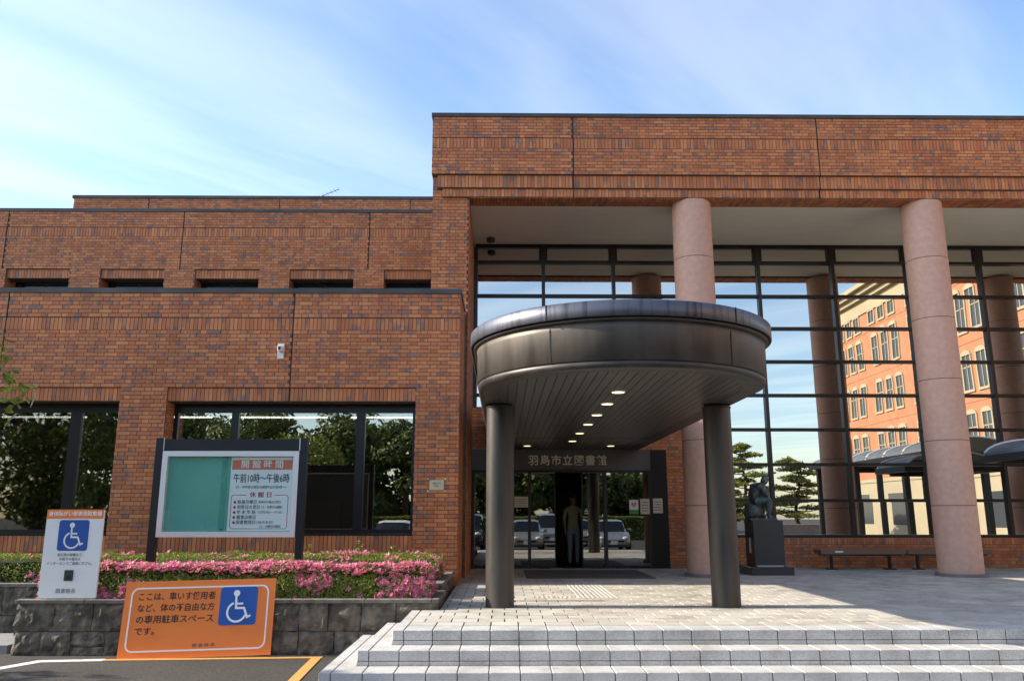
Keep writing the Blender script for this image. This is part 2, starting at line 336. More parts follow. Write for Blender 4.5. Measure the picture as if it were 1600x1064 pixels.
# ============================================================ THE SETTING
ROAD = -0.10; LAND = 0.435; INF = 600
b = MB(); b.add([(-INF,-INF,ROAD),(INF,-INF,ROAD),(INF,INF,ROAD),(-INF,INF,ROAD)], [(0,1,2,3)])
b.build('ground', 'asphalt', kind='structure', label='dark asphalt car park in front of the library steps')
# painted lines: white then worn orange along the planter, orange beside the steps
def strip(b, pts, wd, z, m=0):
    for q in strokes(pts, wd): b.add([(x, y, z) for x, y in q], [(0,1,2,3)], m)
b = MB(); strip(b, [(-5.95, 9.35), (-5.52, 10.33), (-4.80, 10.42)], .15, ROAD + .004); strip(b, [(-9.5, 9.75), (-6.05, 9.28)], .15, ROAD + .004)
b.build('white_line', 'paint_white', kind='structure', label='white painted parking line on the asphalt')
b = MB(); strip(b, [(-4.80, 10.42), (-2.21, 10.58)], .11, ROAD + .004); strip(b, [(-2.27, 10.50), (-2.08, 7.0)], .12, ROAD + .008)
b.build('orange_line', 'paint_yellow', kind='structure', label='worn orange painted line along planter and steps')
b = MB()
for k in range(-6, 9): strip(b, [(k*2.5 + .3, -6.8), (k*2.5 + .3, -1.6)], .12, ROAD + .004)
b.build('parking_lines', 'paint_white', kind='structure', label='white parking bay lines behind the photographer')
b = MB(); b.box((-14, 10.9, ROAD - .05), (-6.25, 12.0, ROAD + .10)); b.build('pavement', 'pavement', kind='structure', label='grey pavement left of the stone planter')

# ---- pieces with a tone of their own (bricks, pavers)
def tone_mesh(name, boxes, mat, tones):
    """boxes: 8 corners each, five visible faces, joined into one mesh; a tone is (shade, hue, smudge at one end, at the other, upright)"""
    vs = []; fs = []; tn = []
    for c, tt in zip(boxes, tones):
        o = len(vs); vs += c
        fs += [(o, o+1, o+5, o+4), (o+4, o+5, o+6, o+7), (o+1, o+2, o+6, o+5), (o+3, o, o+4, o+7), (o, o+3, o+2, o+1)]
        first = (0, 1, 2, 3) if tt[4] else (0, 3, 4, 7)
        for k in range(8): tn += [tt[0], tt[1], tt[2] if k in first else tt[3], 1]
    me = bpy.data.meshes.new(name); me.from_pydata(vs, [], fs); me.materials.append(MAT[mat])
    a = me.attributes.new('tone', 'FLOAT_COLOR', 'POINT'); a.data.foreach_set('color', tn)
    me.update(); return me
def new_tone(rnd=random, upright=False):
    e = lambda: rnd.uniform(.75, 1.0) if rnd.random() < .15 else rnd.uniform(0, .30)
    return (rnd.random(), rnd.random(), e(), e(), upright)
def bx8(x0, x1, y0, y1, z0, z1): return [(x0,y0,z0),(x1,y0,z0),(x1,y1,z0),(x0,y1,z0),(x0,y0,z1),(x1,y0,z1),(x1,y1,z1),(x0,y1,z1)]
TONES = [new_tone() for _ in range(40)]
PCACHE = {}
def piece(name, w_, h_, d_, mat, ti, parent, loc, rot=(0,0,0)):
    """single brick or paver sharing mesh data with its alikes: width x, depth y (from face backwards), height z, origin at face centre"""
    k = (mat, round(w_, 3), round(h_, 3), round(d_, 3), ti)
    if k not in PCACHE: PCACHE[k] = tone_mesh(name, [bx8(-w_/2, w_/2, 0, d_, -h_/2, h_/2)], mat, [TONES[ti]])
    return link(name, PCACHE[k], parent, loc=loc, rot=rot)

# ---- landing with its pavers
b = MB()
b.box((-1.02, 8.93, ROAD - .3), (20, 10.78, LAND - .012)); b.box((-.80, 10.78, ROAD - .3), (20, 19.2, LAND - .012))
landing = b.build('landing', 'grout', kind='structure', label='pale paved landing before the library entrance')
pav = []
PX, PY = .30, .30
row = 0; y = 9.27
while y < 19.0:
    x = -1.03 + (.15 if row % 2 else 0) - .3
    while x < 17:
        x0, x1 = x + .008, x + PX - .008; lim = -1.02 if y < 10.7 else -.795
        x0 = max(x0, lim)
        if x1 - x0 > .03 and y + PY < 19.25: pav.append((x0, x1, y + .004, y + PY - .004))
        x += PX
    y += PY; row += 1
def vis(p_):
    q = proj(p_); return q is not None and -30 < q[0] < 1630 and -30 < q[1] < 1094
pav_v = sorted([q for q in pav], key=lambda q: (not vis(((q[0]+q[1])/2, q[2], LAND)), q[2]))
for q in pav_v[:300]:
    w_, d_ = q[1]-q[0], q[3]-q[2]; ti = random.randrange(40); k = ('paver', round(w_,3), ti)
    if k not in PCACHE: PCACHE[k] = tone_mesh('paver', [bx8(-w_/2, w_/2, -d_/2, d_/2, -.03, 0)], 'paver', [TONES[ti]])
    link('paver', PCACHE[k], landing, loc=((q[0]+q[1])/2, (q[2]+q[3])/2, LAND + random.uniform(-.0012, .0012)))
rest = pav_v[300:]
link('pavers', tone_mesh('pavers', [bx8(q[0], q[1], q[2], q[3], LAND-.03, LAND + random.uniform(-.0012, .0012)) for q in rest], 'paver', [random.choice(TONES) for _ in rest]), landing, kind='stuff')
# raised bars of the tactile path leading to the doors
for i in range(9):
    x = 1.10 + i*.068
    MB().bbox((x, 12.25, LAND), (x + .034, 15.6, LAND + .006), .003).build('tactile_bar', 'tactile', landing)
for i in range(8):
    x = .50 + i*.068
    MB().bbox((x, 12.25, LAND), (x + .03, 12.52, LAND + .006), .003).build('tactile_bar', 'tactile', landing)
# ---- steps: three visible tiers of granite blocks
tiers = [(8.91, LAND, -1.15), (8.56, .29, -1.45), (8.20, .145, -1.75), (7.85, 0.0, -1.75)]
b = MB()
for k, (yf, zt, xl) in enumerate(tiers):
    b.box((xl + .008, yf + .008, ROAD - .3), (20, 8.95 if k == 0 else tiers[k-1][0] + .02, zt - .012))
    if k < 3: b.box((xl + .008, 8.94 - .02*k, ROAD - .3), (tiers[k-1][2] + .02 if k else -1.01, 10.74, zt - .013))
steps = b.build('entrance_steps', 'grout', kind='structure', label='low granite steps rising to the library landing')
SB = {}
for k, (yf, zt, xl) in enumerate(tiers):
    dep = .352 if k == 0 else tiers[k-1][0] - yf - .006
    x = xl; first = True
    while x < 13.5:
        wd = .12 if first else .30
        key = ('b', k, first)
        if key not in SB:
            mb = MB(); mb.bbox((.004, 0, -.098), (wd - .004, dep, 0), .006); me_o = mb.build('step_block', 'granite', steps); SB[key] = me_o.data; me_o.location = (x, yf, zt)
        else: link('step_block', SB[key], steps, loc=(x, yf, zt))
        key = ('r', first)
        if key not in SB:
            mb = MB(); mb.box((.004, .005, 0), (wd - .004, .06, .040)); o = mb.build('riser_tile', 'granite', steps); SB[key] = o.data; o.location = (x, yf, zt - .145)
        else: link('riser_tile', SB[key], steps, loc=(x, yf, zt - .145))
        x += wd; first = False
    # border blocks running back along the left edge, and the strip of paving beside them
    y = yf + dep + .006
    ends = 10.73 if k < 3 else 0
    while y < ends - .05:
        y1 = min(y + .6, ends)
        MB().bbox((xl + .004, y, zt - .098), (xl + .116, y1 - .006, zt), .005).build('step_block', 'granite', steps)
        if k: MB().bbox((xl + .124, y, zt - .06), (tiers[k-1][2] - .004, y1 - .006, zt - .001), .004).build('step_block', 'granite', steps)
        y = y1

# ============================================================ LIBRARY BUILDING
lib = thing('library_building', (2, 16, 0), 'red brick public library with tall glass front and round pink columns', 'building')
BR = []                                            # every brick: wall, origin, u direction, normal, width, height, tone index
PITCHZ = .073; JO = .010; SW, HW = .235, .112
def interval_minus(a, b_, cuts):
    segs = [(a, b_)]
    for c, d in cuts:
        nx = []
        for s0, s1 in segs:
            if d <= s0 or c >= s1: nx.append((s0, s1)); continue
            if c > s0: nx.append((s0, c))
            if d < s1: nx.append((d, s1))
        segs = nx
    return segs
def lay(wall, O, ux, n, u0, u1, bands, holes=(), joints=(), off=0.0, gap=.011):
    """bands: (z0, z1, 'run' or 'sol'); bricks stand 8 mm proud of the mortar plane through O"""
    O = Vector(O); ux = Vector(ux); n = Vector(n)
    jc = [(j - gap, j + gap) for j in joints]
    for z0, z1, kind in bands:
        if kind == 'sol':
            h = z1 - z0 - JO; k = int(round((u1 - u0) / PITCHZ)); pt = (u1 - u0) / max(1, k)
            for i in range(k):
                a, c = u0 + i*pt + JO/2, u0 + (i+1)*pt - JO/2; zc = (z0 + z1)/2
                cuts = jc + [(h0, h1) for h0, h1, g0, g1 in holes if g0 < zc < g1]
                for s0, s1 in interval_minus(a, c, cuts):
                    if s1 - s0 > .02: BR.append((wall, O + ux*((s0+s1)/2) + n*off + Vector((0,0,zc)), ux, n, s1-s0, h))
        else:
            k = max(1, int(round((z1 - z0) / PITCHZ))); ph = (z1 - z0) / k
            for r_ in range(k):
                zc = z0 + (r_ + .5)*ph; h = ph - JO
                cuts = jc + [(h0, h1) for h0, h1, g0, g1 in holes if g0 < zc < g1]
                u = u0 - SW - (.1835 if r_ % 2 else 0) ; st = True
                while u < u1:
                    L = SW if st else HW
                    a, c = max(u, u0), min(u + L, u1)
                    if c > a:
                        for s0, s1 in interval_minus(a, c, cuts):
                            if s1 - s0 > .03: BR.append((wall, O + ux*((s0+s1)/2) + n*off + Vector((0,0,zc)), ux, n, s1-s0, h))
                    u += L + JO; st = not st
def core(name, boxes, mat='mortar'):
    b = MB()
    for a, c in boxes: b.box(a, c)
    return b.build(name, mat, lib)
def joint_line(x0, x1, y, z0, z1, proud=.011):
    MB().box((x0, y - proud, z0), (x1, y + .01, z1)).build('expansion_joint', 'joint', lib)

X_ = (1, 0, 0); NF = (0, -1, 0)
# --- lower wing, front plane y = 14.6
WY = 14.6; WT = 5.62; WL = -14.0; WR = -.80
holes = [(-12.6, -6.90, 1.26, 3.86), (-6.06, -1.585, 1.26, 3.86)]
wing = core('wing_wall', [((WL, WY, LAND-.6), (WR, WY+.4, 1.26)), ((WL, WY, 3.86), (WR, WY+.4, WT)),
    ((WL, WY, 1.26), (-12.6, WY+.4, 3.86)), ((-6.90, WY, 1.26), (-6.06, WY+.4, 3.86)), ((-1.585, WY, 1.26), (WR, WY+.4, 3.86)),
    ((-12.6, WY+.035, 3.61), (-6.90, WY+.41, 3.86)), ((-6.06, WY+.035, 3.61), (-1.585, WY+.41, 3.86))])
bands = [(LAND-.17, .98, 'run'), (.98, 1.26, 'run'), (1.26, 3.86, 'run'), (3.86, 4.92, 'run'), (4.92, 5.15, 'sol'), (5.16, WT, 'run')]
jw = [-9.12, -3.865]
lay(wing, (0, WY, 0), X_, NF, WL, WR, [bands[0]], (), [])
lay(wing, (0, WY, 0), X_, NF, WL, WR, [bands[1]], [(-12.6, -6.90, .9, 1.3), (-6.06, -1.585, .9, 1.3)], [])
for h in holes: lay(wing, (0, WY, 0), X_, NF, h[0], h[1], [(.98, 1.26, 'sol')])
lay(wing, (0, WY, 0), X_, NF, WL, WR, [bands[2]], holes, [])
lay(wing, (0, WY, 0), X_, NF, WL, WR, bands[3:], (), jw)
for h in holes: lay(wing, (0, WY+.035, 0), X_, NF, h[0], h[1], [(3.615, 3.855, 'sol')], (), jw)
MB().box((WL, WY-.004, 5.15), (WR, WY+.01, 5.16)).build('groove', 'joint', lib)
for j in jw: joint_line(j-.009, j+.009, WY, 3.62, WT)
# window reveals (left jambs face the camera)
for xj in (-6.06, -12.6):
    lay(wing, (xj, WY, 0), (0, 1, 0), (1, 0, 0), .02, .40, [(1.26, 3.61, 'run')], off=-.006)
# right side face of the wing, x = -0.8
sidew = core('wing_side_wall', [((WR-.35, WY+.402, LAND-.6), (WR, 19.2, WT))])
lay(sidew, (WR, WY, 0), (0, 1, 0), (1, 0, 0), 0.0, 4.5, [(LAND, .98, 'run'), (.98, 1.26, 'run'), (1.26, 3.86, 'run'), (3.86, 4.92, 'run'), (4.92, 5.15, 'sol'), (5.16, WT, 'run')])
b = MB(); b.box((WL, WY-.03, WT), (WR+.03, WY+.35, WT+.09)); b.box((WR-.32, WY+.35, WT), (WR+.03, 16.0, WT+.09)); b.build('coping', 'coping', lib)
# flat roof of the lower wing
MB().box((WL, WY+.36, 5.30), (WR-.4, 20.0, 5.38)).build('roof', 'coping', lib)
# windows of the wing
def window(x0, x1, zs0, zs1, y, mull, glassmat, fw=.07):
    f = MB()
    f.box((x0, y-.05, zs1-.16), (x1, y+.05, zs1)); f.box((x0, y-.05, zs0), (x1, y+.05, zs0+.09))
    f.box((x0, y-.05, zs0+.09), (x0+fw, y+.05, zs1-.16)); f.box((x1-fw, y-.05, zs0+.09), (x1, y+.05, zs1-.16))
    fr = f.build('window_frame', 'frame', lib)
    xs = [x0+fw]
    for mc, mw in mull:
        MB().box((mc-mw/2, y-.06, zs0+.09), (mc+mw/2, y+.06, zs1-.16)).build('mullion', 'frame', fr); xs += [mc-mw/2, mc+mw/2]
    xs.append(x1-fw)
    for i in range(0, len(xs), 2): MB().box((xs[i]+.001, y-.008, zs0+.091), (xs[i+1]-.001, y+.008, zs1-.161)).build('window_pane', glassmat, fr)
    # opening casement frame line
    return fr
window(-6.05, -1.60, 1.265, 3.612, 15.03, [(-4.93, .13), (-2.62, .16)], 'window_glass')
window(-12.59, -6.91, 1.265, 3.612, 15.03, [(-7.84, .20), (-9.35, .16), (-11.0, .16)], 'window_glass')
for x0, x1 in ((-12.6, -6.9), (-6.06, -1.585)): MB().box((x0+.002, WY-.02, 1.262), (x1-.002, 15.0, 1.285)).build('window_sill', 'frame', lib)
# reading room behind the windows
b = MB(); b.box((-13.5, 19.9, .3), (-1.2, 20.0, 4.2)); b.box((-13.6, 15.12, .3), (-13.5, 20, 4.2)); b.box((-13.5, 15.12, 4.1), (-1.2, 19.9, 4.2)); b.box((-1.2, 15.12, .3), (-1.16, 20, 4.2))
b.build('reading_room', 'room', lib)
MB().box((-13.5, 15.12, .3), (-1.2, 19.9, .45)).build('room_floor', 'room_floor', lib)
for y, xs in ((17.6, ((-12.5, -9.0), (-8.2, -6.3), (-5.9, -3.8), (-3.3, -1.9))),):
    for x0, x1 in xs: MB().box((x0, y-.02, 3.655), (x1, y+.02, 3.69)).build('strip_light', 'tube_light', lib)
shelves = [(-12, 17.5), (-9.6, 18.6), (-5.2, 18.3), (-3.2, 18.3)]
for x, y in shelves:
    b = MB(); b.box((x, y, .45), (x+1.6, y+.35, 1.9)); b.build('bookshelf', 'bench_wood', lib)
# --- upper wall set back, y = 20, with clerestory openings
UY = 20.0; UT = 9.28
ch = [(-15.0, -13.4), (-12.66, -11.05), (-10.27, -8.65), (-7.87, -6.24), (-5.46, -3.83), (-3.06, -1.42)]
boxes = [((-18, UY, 7.74), (-1.4, UY+.5, UT)), ((-18, UY, 5.3), (-1.4, UY+.5, 6.9))]
edges = [-18] + [e for c in ch for e in c] + [-1.4]
for i in range(0, len(edges), 2):
    if edges[i+1] - edges[i] > .01: boxes.append(((edges[i], UY, 6.9), (edges[i+1], UY+.5, 7.74)))
for c in ch: boxes.append(((c[0], UY+.05, 7.50), (c[1], UY+.5, 7.74)))
upper = core('upper_wall', boxes)
uh = [(c[0], c[1], 6.9, 7.74) for c in ch]; ju = [-12.78, -8.27, -3.47]
lay(upper, (0, UY, 0), X_, NF, -18, -1.4, [(6.6, 7.74, 'run')], uh)
lay(upper, (0, UY, 0), X_, NF, -18, -1.4, [(7.74, 8.61, 'run'), (8.61, 8.85, 'sol'), (8.86, UT, 'run')], (), ju)
for c in ch:
    lay(upper, (0, UY+.05, 0), X_, NF, c[0], c[1], [(7.505, 7.735, 'sol')])
    lay(upper, (c[0], UY, 0), (0, 1, 0), (1, 0, 0), .02, .48, [(6.9, 7.5, 'run')], off=-.006)
    fr = MB().box((c[0], UY+.45, 6.9), (c[1], UY+.52, 7.5)).build('window_frame', 'frame', lib)
    MB().box((c[0]+.06, UY+.44, 6.96), ((c[0]+c[1])/2-.03, UY+.449, 7.44)).build('window_pane', 'car_glass', fr)
    MB().box(((c[0]+c[1])/2+.03, UY+.44, 6.96), (c[1]-.06, UY+.449, 7.44)).build('window_pane', 'car_glass', fr)
    if c[0] > -5.6:
        MB().cyl(((c[0]+c[1])/2+.05, UY+.28), .11, .11, 7.475, 7.50, 20).build('downlight', 'coping', lib)
MB().box((-18, UY-.004, 8.85), (-1.4, UY+.01, 8.86)).build('groove', 'joint', lib)
for j in ju: joint_line(j-.011, j+.011, UY, 7.74, UT)
MB().box((-18, UY-.03, UT), (-1.4, UY+.5, UT+.085)).build('coping', 'coping', lib)
# --- rear parapet, y = 25
PYY = 25.0
rear = core('rear_parapet', [((-13.95, PYY, 9.0), (12, PYY+.4, 11.66))])
lay(rear, (0, PYY, 0), X_, NF, -13.95, 0, [(10.9, 11.66, 'run')], (), [-11.52, -7.29, -3.05])
for j in (-11.52, -7.29, -3.05): joint_line(j-.012, j+.012, PYY, 10.9, 11.66)
MB().box((-14.0, PYY-.04, 11.66), (12, PYY+.42, 11.76)).build('coping', 'coping', lib)
MB().box((-18, UY+.52, 9.0), (-1.5, PYY-.02, 9.06)).build('roof', 'coping', lib)
# --- portico: pillar, fascia, corbel bands, ceiling
FY = 16.0; FL = -1.51; FR = 18.0
PY_ = FY + .17
pil = core('portico_pillar', [((-1.50, PY_, LAND-.1), (-.735, 19.75, 8.615))])
lay(pil, (0, PY_, 0), X_, NF, -1.50, -.735, [(5.6, 8.615, 'run')])
lay(pil, (-.735, PY_, 0), (0, 1, 0), (1, 0, 0), 0, 3.1, [(LAND, 8.14, 'run')])
fas = core('portico_fascia', [((FL, FY, 8.62), (FR, FY+.7, 9.92)), ((-1.40, FY+.06, 8.335), (FR, FY+.66, 8.62)), ((-1.30, FY+.11, 8.15), (FR, FY+.62, 8.335))])
jf = [1.47, 6.69, 11.9]
lay(fas, (0, FY, 0), X_, NF, FL, FR, [(8.62, 9.20, 'run'), (9.20, 9.435, 'sol'), (9.445, 9.92, 'run')], (), jf)
lay(fas, (0, FY+.06, 0), X_, NF, -1.40, FR, [(8.34, 8.615, 'sol')], (), jf)
lay(fas, (0, FY+.11, 0), X_, NF, -1.30, FR, [(8.152, 8.333, 'sol')], (), jf)
lay(fas, (FL, FY, 0), (0, -1, 0), (-1, 0, 0), -.7, 0, [(8.62, 9.20, 'run'), (9.20, 9.435, 'sol'), (9.445, 9.92, 'run')])
# bricks laid on edge under the beam
k = int((FR + .7) / .0735)
for i in range(k):
    xx = -.73 + i*.0735
    BR.append((fas, Vector((xx + .032, FY+.24, 8.145)), Vector((1,0,0)), Vector((0,0,-1)), .0635, .225)); BR.append((fas, Vector((xx + .032, FY+.48, 8.145)), Vector((1,0,0)), Vector((0,0,-1)), .0635, .225))
MB().box((FL, FY-.004, 9.435), (FR, FY+.01, 9.445)).build('groove', 'joint', lib)
for j in jf:
    joint_line(j-.011, j+.011, FY, 8.62, 9.92); joint_line(j-.011, j+.011, FY+.06, 8.34, 8.615); joint_line(j-.011, j+.011, FY+.11, 8.15, 8.335)
MB().box((FL-.03, FY-.035, 9.92), (FR, FY+.7, 10.0)).build('coping', 'coping', lib)
MB().box((-.73, FY+.63, 8.185), (FR, 19.6, 8.4)).build('ceiling', 'ceiling', lib)
MB().box((FL+.05, FY+.71, 9.5), (FR, 24.9, 9.6)).build('roof', 'coping', lib)
for x in (-.31, 5.0, 10.3):
    c = MB().cyl((x, 18.8), .10, .10, 8.09, 8.184, 24).build('ceiling_light', 'coping', lib); MB().cyl((x, 18.8), .075, .075, 8.083, 8.09, 20).build('diffuser', 'plastic_dark', c)
# --- round columns
for cx in (4.04, 9.02, 14.0):
    b = MB(); zs = [LAND + .06, 1.79, 3.07, 4.31, 5.59, 6.88, 8.144]
    col_o = None
    for i in range(6):
        mb = MB().cyl((cx, 16.5), .412, .412, zs[i] + (.006 if i else 0), zs[i+1] - .006, 56)
        if col_o is None: col_o = mb.build('column', 'column', lib)
        else: mb.build('drum', 'column', col_o)
        if i: MB().cyl((cx, 16.5), .402, .402, zs[i]-.008, zs[i]+.008, 40, cap=False).build('drum_joint', 'joint', col_o)
    MB().cyl((cx, 16.5), .475, .470, LAND-.005, LAND+.062, 48).build('column_base', 'column_base', col_o)
# --- glass front: y = 19.3
GY = 19.3; GL = -.70; GR = 17.0
mull = [.98, 2.71, 4.5, 6.30, 8.15, 10.0, 11.83, 13.65, 15.5]
tz = [7.72, 6.86, 6.05, 5.23, 4.41, 3.59, 2.77, 1.94]
gw = MB().box((GL, GY-.06, 8.09), (GR, GY+.06, 8.184)).build('glass_front', 'frame', lib)
for x in mull:
    z0 = 4.12 if x < 4.2 else 1.16
    MB().box((x-.04, GY-.09, z0), (x+.04, GY+.05, 8.09)).build('mullion', 'frame_bronze', gw)
    MB().box((x-.10, GY-.085, 7.76), (x+.10, GY+.04, 8.09)).build('mullion', 'frame', gw)
MB().box((GL-.03, GY-.08, 4.12), (GL+.06, GY+.05, 8.09)).build('mullion', 'frame_bronze', gw)
xs = [GL] + mull + [GR]
for z in tz:
    x0 = GL if z > 4.12 else 4.2
    MB().box((x0, GY-.075, z-.036), (GR, GY+.045, z+.036)).build('transom', 'frame', gw)
MB().box((GL, GY-.075, 4.06), (4.2, GY+.045, 4.12)).build('transom', 'frame', gw); MB().box((4.2, GY-.10, 1.10), (GR, GY+.05, 1.165)).build('transom', 'frame', gw)
zz = [8.09] + tz + [1.165]
for i in range(len(xs)-1):
    for j in range(len(zz)-1):
        z1, z0 = zz[j], zz[j+1]
        if xs[i] < 4.2:
            if z1 <= 4.2: continue
            z0 = max(z0, 4.12)
        pw, phh = xs[i+1]-xs[i]-.004, z1-z0-.004
        po_ = MB().box((-pw/2, -.006, -phh/2), (pw/2, .006, phh/2)).build('glass_pane', 'mirror_glass', gw); po_.location = ((xs[i]+xs[i+1])/2, GY, (z0+z1)/2); po_.rotation_euler = (R(random.gauss(0, .07)), 0, R(random.gauss(0, .07)))
# brick dado under the glass
dado = core('dado_wall', [((4.2, 19.2, LAND-.1), (GR, 19.5, 1.10))])
lay(dado, (0, 19.2, 0), X_, NF, 3.765, GR, [(LAND, .95, 'run'), (.95, 1.098, 'sol')])
# --- entrance wall y = 18.9
EY = 18.9
ent = core('entrance_wall', [((-.735, EY, 3.08), (4.2, 19.24, 4.06)), ((3.765, EY, LAND-.1), (4.2, 19.24, 3.08))])
lay(ent, (0, EY, 0), X_, NF, -.73, 4.2, [(3.08, 4.06, 'run')]); lay(ent, (0, EY, 0), X_, NF, 3.765, 4.2, [(LAND, 3.08, 'run')])
lay(ent, (4.2, EY, 0), (0, 1, 0), (1, 0, 0), 0, .30, [(LAND, 4.06, 'run')])
sg = MB().box((-.72, EY-.02, 2.62), (3.39, EY+.2, 3.078)).build('entrance_lintel', 'lintel', lib)
MB().box((3.39, EY-.01, LAND), (3.765, EY+.2, 3.078)).build('black_panel', 'frame', lib)
FM = frame((0, EY-.02, 0))
name = '羽島市立図書館'
for i, chh in enumerate(name):
    text(chh, .245, 'lettering', sg, FM, x=.70 + i*.262, y=2.825, z=.002, name='letter', ext=.012, bold=.004)
MB().box((1.38, EY-.035, 2.635), (1.66, EY-.02, 2.655)).build('sensor', 'frame', sg)
# doors
dr = MB().box((-.72, EY-.01, 2.56), (3.39, EY+.1, 2.618)).build('entrance_doors', 'frame', lib)
for xm, wd in ((.60, .07), (2.34, .07), (-.69, .07), (3.36, .06)): MB().box((xm-wd/2, EY-.02, LAND), (xm+wd/2, EY+.08, 2.56)).build('door_post', 'frame_bronze', dr)
for x0, x1, yy in ((-.655, .565, EY+.02), (2.375, 3.33, EY+.02), (.55, 1.19, EY+.10), (1.81, 2.40, EY+.10)):
    MB().box((x0, yy, LAND+.07), (x1, yy+.012, 2.56)).build('door_pane', 'door_glass', dr); MB().box((x0, yy-.01, LAND+.004), (x1, yy+.022, LAND+.07)).build('door_rail', 'frame', dr)
for x in (1.19, 1.81): MB().box((x-.012, EY+.09, LAND), (x+.012, EY+.13, 2.56)).build('door_edge', 'frame', dr)
for x in (1.09, 1.91):
    FD = frame((x, EY+.098, 1.72)); flat([[(-.045, -.04), (.045, -.04), (0, .045)]], 'plastic_white', dr, FD, 'warning_sticker', 0, .001); flat([[(-.045, -.09), (.045, -.09), (.045, -.065), (-.045, -.065)]], 'plastic_white', dr, FD, 'warning_sticker', 0, .001)
    flat([[(-.018, -.026), (.018, -.026), (0, .012)]], 'ink', dr, FD, 'sticker_mark', .001, .002)
# lobby behind the doors
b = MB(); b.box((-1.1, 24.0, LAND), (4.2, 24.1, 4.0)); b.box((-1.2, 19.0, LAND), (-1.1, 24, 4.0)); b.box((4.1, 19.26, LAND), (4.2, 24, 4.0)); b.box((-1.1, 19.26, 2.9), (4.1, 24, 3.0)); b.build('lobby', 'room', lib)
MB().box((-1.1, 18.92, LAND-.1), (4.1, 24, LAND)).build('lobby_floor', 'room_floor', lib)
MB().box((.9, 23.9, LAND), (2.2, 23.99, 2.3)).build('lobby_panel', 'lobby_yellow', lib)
# --- build the bricks: the 300 that show largest on their own, the rest joined
def br_key(i):
    wl, c, ux, n, w_, h_ = BR[i]; q = proj(c)
    if q is None or not (0 < q[0] < 1600 and 0 < q[1] < 1064) or c.z < 1.3 or wl is not wing or n.y > -.5 or c.y > 14.61: return 0
    if 225 < q[0] < 485 and q[1] > 680: return 0
    if q[0] < 30: return 0
    return w_*h_ / q[2]**2
order = sorted(range(len(BR)), key=br_key, reverse=True)
solo = set(order[:300])
DP = .008
boxes = []; tones = []
for i, (wl, c, ux, n, w_, h_) in enumerate(BR):
    up = ux.cross(n) if abs(n.z) > .5 else Vector((0, 0, 1))
    if i in solo:
        piece('brick', w_, h_, .03, 'brick', random.randrange(40) if w_ > h_ else 0, wl, c + n*DP, rot=(0, 0, math.atan2(ux.y, ux.x)))
        continue
    a = c + n*(DP + random.uniform(-.0015, .0015)); d = -n*.025
    P = lambda su, sz, dd: tuple(a + ux*(su*w_/2) + up*(sz*h_/2) + (d if dd else Vector()))
    flip = 1 if ux.cross(Vector((0,0,1))).dot(n) > 0 or abs(n.z) > .5 else -1
    # order as bx8: front bottom l, r ; back bottom r, l ; then top
    boxes.append([P(-flip,-1,0), P(flip,-1,0), P(flip,-1,1), P(-flip,-1,1), P(-flip,1,0), P(flip,1,0), P(flip,1,1), P(-flip,1,1)])
    tones.append(new_tone(upright=h_ > w_))
link('bricks', tone_mesh('bricks', boxes, 'brick', tones), lib, kind='stuff')
print('bricks', len(BR))

# ============================================================ ENTRANCE CANOPY
CX, CYC = 1.42, 9.87; ZB = 3.08; YB = 18.87
can = thing('entrance_canopy', (CX, 11.1, LAND), 'dark bronze canopy with rounded front on two round posts before the entrance', 'canopy')
def ushape(r, n=56, yb=YB):
    """plan outline: half circle at the front, straight sides back to the wall"""
    pts = [(CX - r, yb)] + [(CX - r*math.cos(math.pi*i/n), CYC - r*math.sin(math.pi*i/n)) for i in range(n+1)] + [(CX + r, yb)]
    return pts
def shell(prof, n=56, m='bronze', name='fascia', a0=0.0, a1=1.0, parent=None):
    """sweep a (radius, z) profile along the U; a0..a1 choose a stretch of it"""
    rows = []
    for r, z in prof: rows.append([(x, y, z) for x, y in ushape(r, n)])
    k = len(rows[0]); i0, i1 = int(round(a0*(k-1))), int(round(a1*(k-1)))
    vs = []; fs = []; w_ = i1 - i0 + 1
    for rw in rows: vs += rw[i0:i1+1]
    for j in range(len(rows)-1):
        for i in range(w_-1): fs.append((j*w_+i, j*w_+i+1, (j+1)*w_+i+1, (j+1)*w_+i))
    b = MB(); b.add(vs, fs, 0, True); o = b.build(name, m, parent or can); return o
RO = 1.74
cuts = [0.0, 19/58, 40/58, 1.0]
for i in range(3):
    g = 0.0
    pnl = shell([(RO-.02, ZB+.075), (RO, ZB+.085), (RO, 3.50), (RO+.008, 3.555), (RO-.01, 3.565)], name='fascia_panel', a0=cuts[i], a1=cuts[i+1])
    shell([(RO+.075, 3.60), (RO+.085, 3.61), (RO+.085, 3.755), (RO+.06, 3.775), (RO-.3, 3.78)], m='band', name='roof_edge', a0=cuts[i], a1=cuts[i+1])
for c in cuts[1:3]:
    i = int(round(c*58)); x, y = ushape(RO+.002)[i]; d = Vector((x-CX, y-CYC)).normalized(); tdir = Vector((-d.y, d.x))
    for r0, z0, z1, mm_ in ((RO, ZB+.08, 3.56, 'joint'), (RO+.086, 3.602, 3.77, 'joint')):
        bx_, by_ = CX + d.x*r0, CYC + d.y*r0
        q = [(bx_ + tdir.x*s + d.x*e, by_ + tdir.y*s + d.y*e) for s, e in ((-.007, -.01), (.007, -.01), (.007, .004), (-.007, .004))]
        MB().prism(q, 'z', z0, z1).build('panel_seam', mm_, can)
shell([(RO-.04, 3.545), (RO+.02, 3.57), (RO+.045, 3.575), (RO+.045, 3.59), (RO-.02, 3.592)], m='bronze', name='drip_trim')
shell([(RO-.06, 3.59), (RO+.03, 3.595), (RO+.03, 3.604), (RO+.08, 3.604)], m='joint', name='shadow_gap')
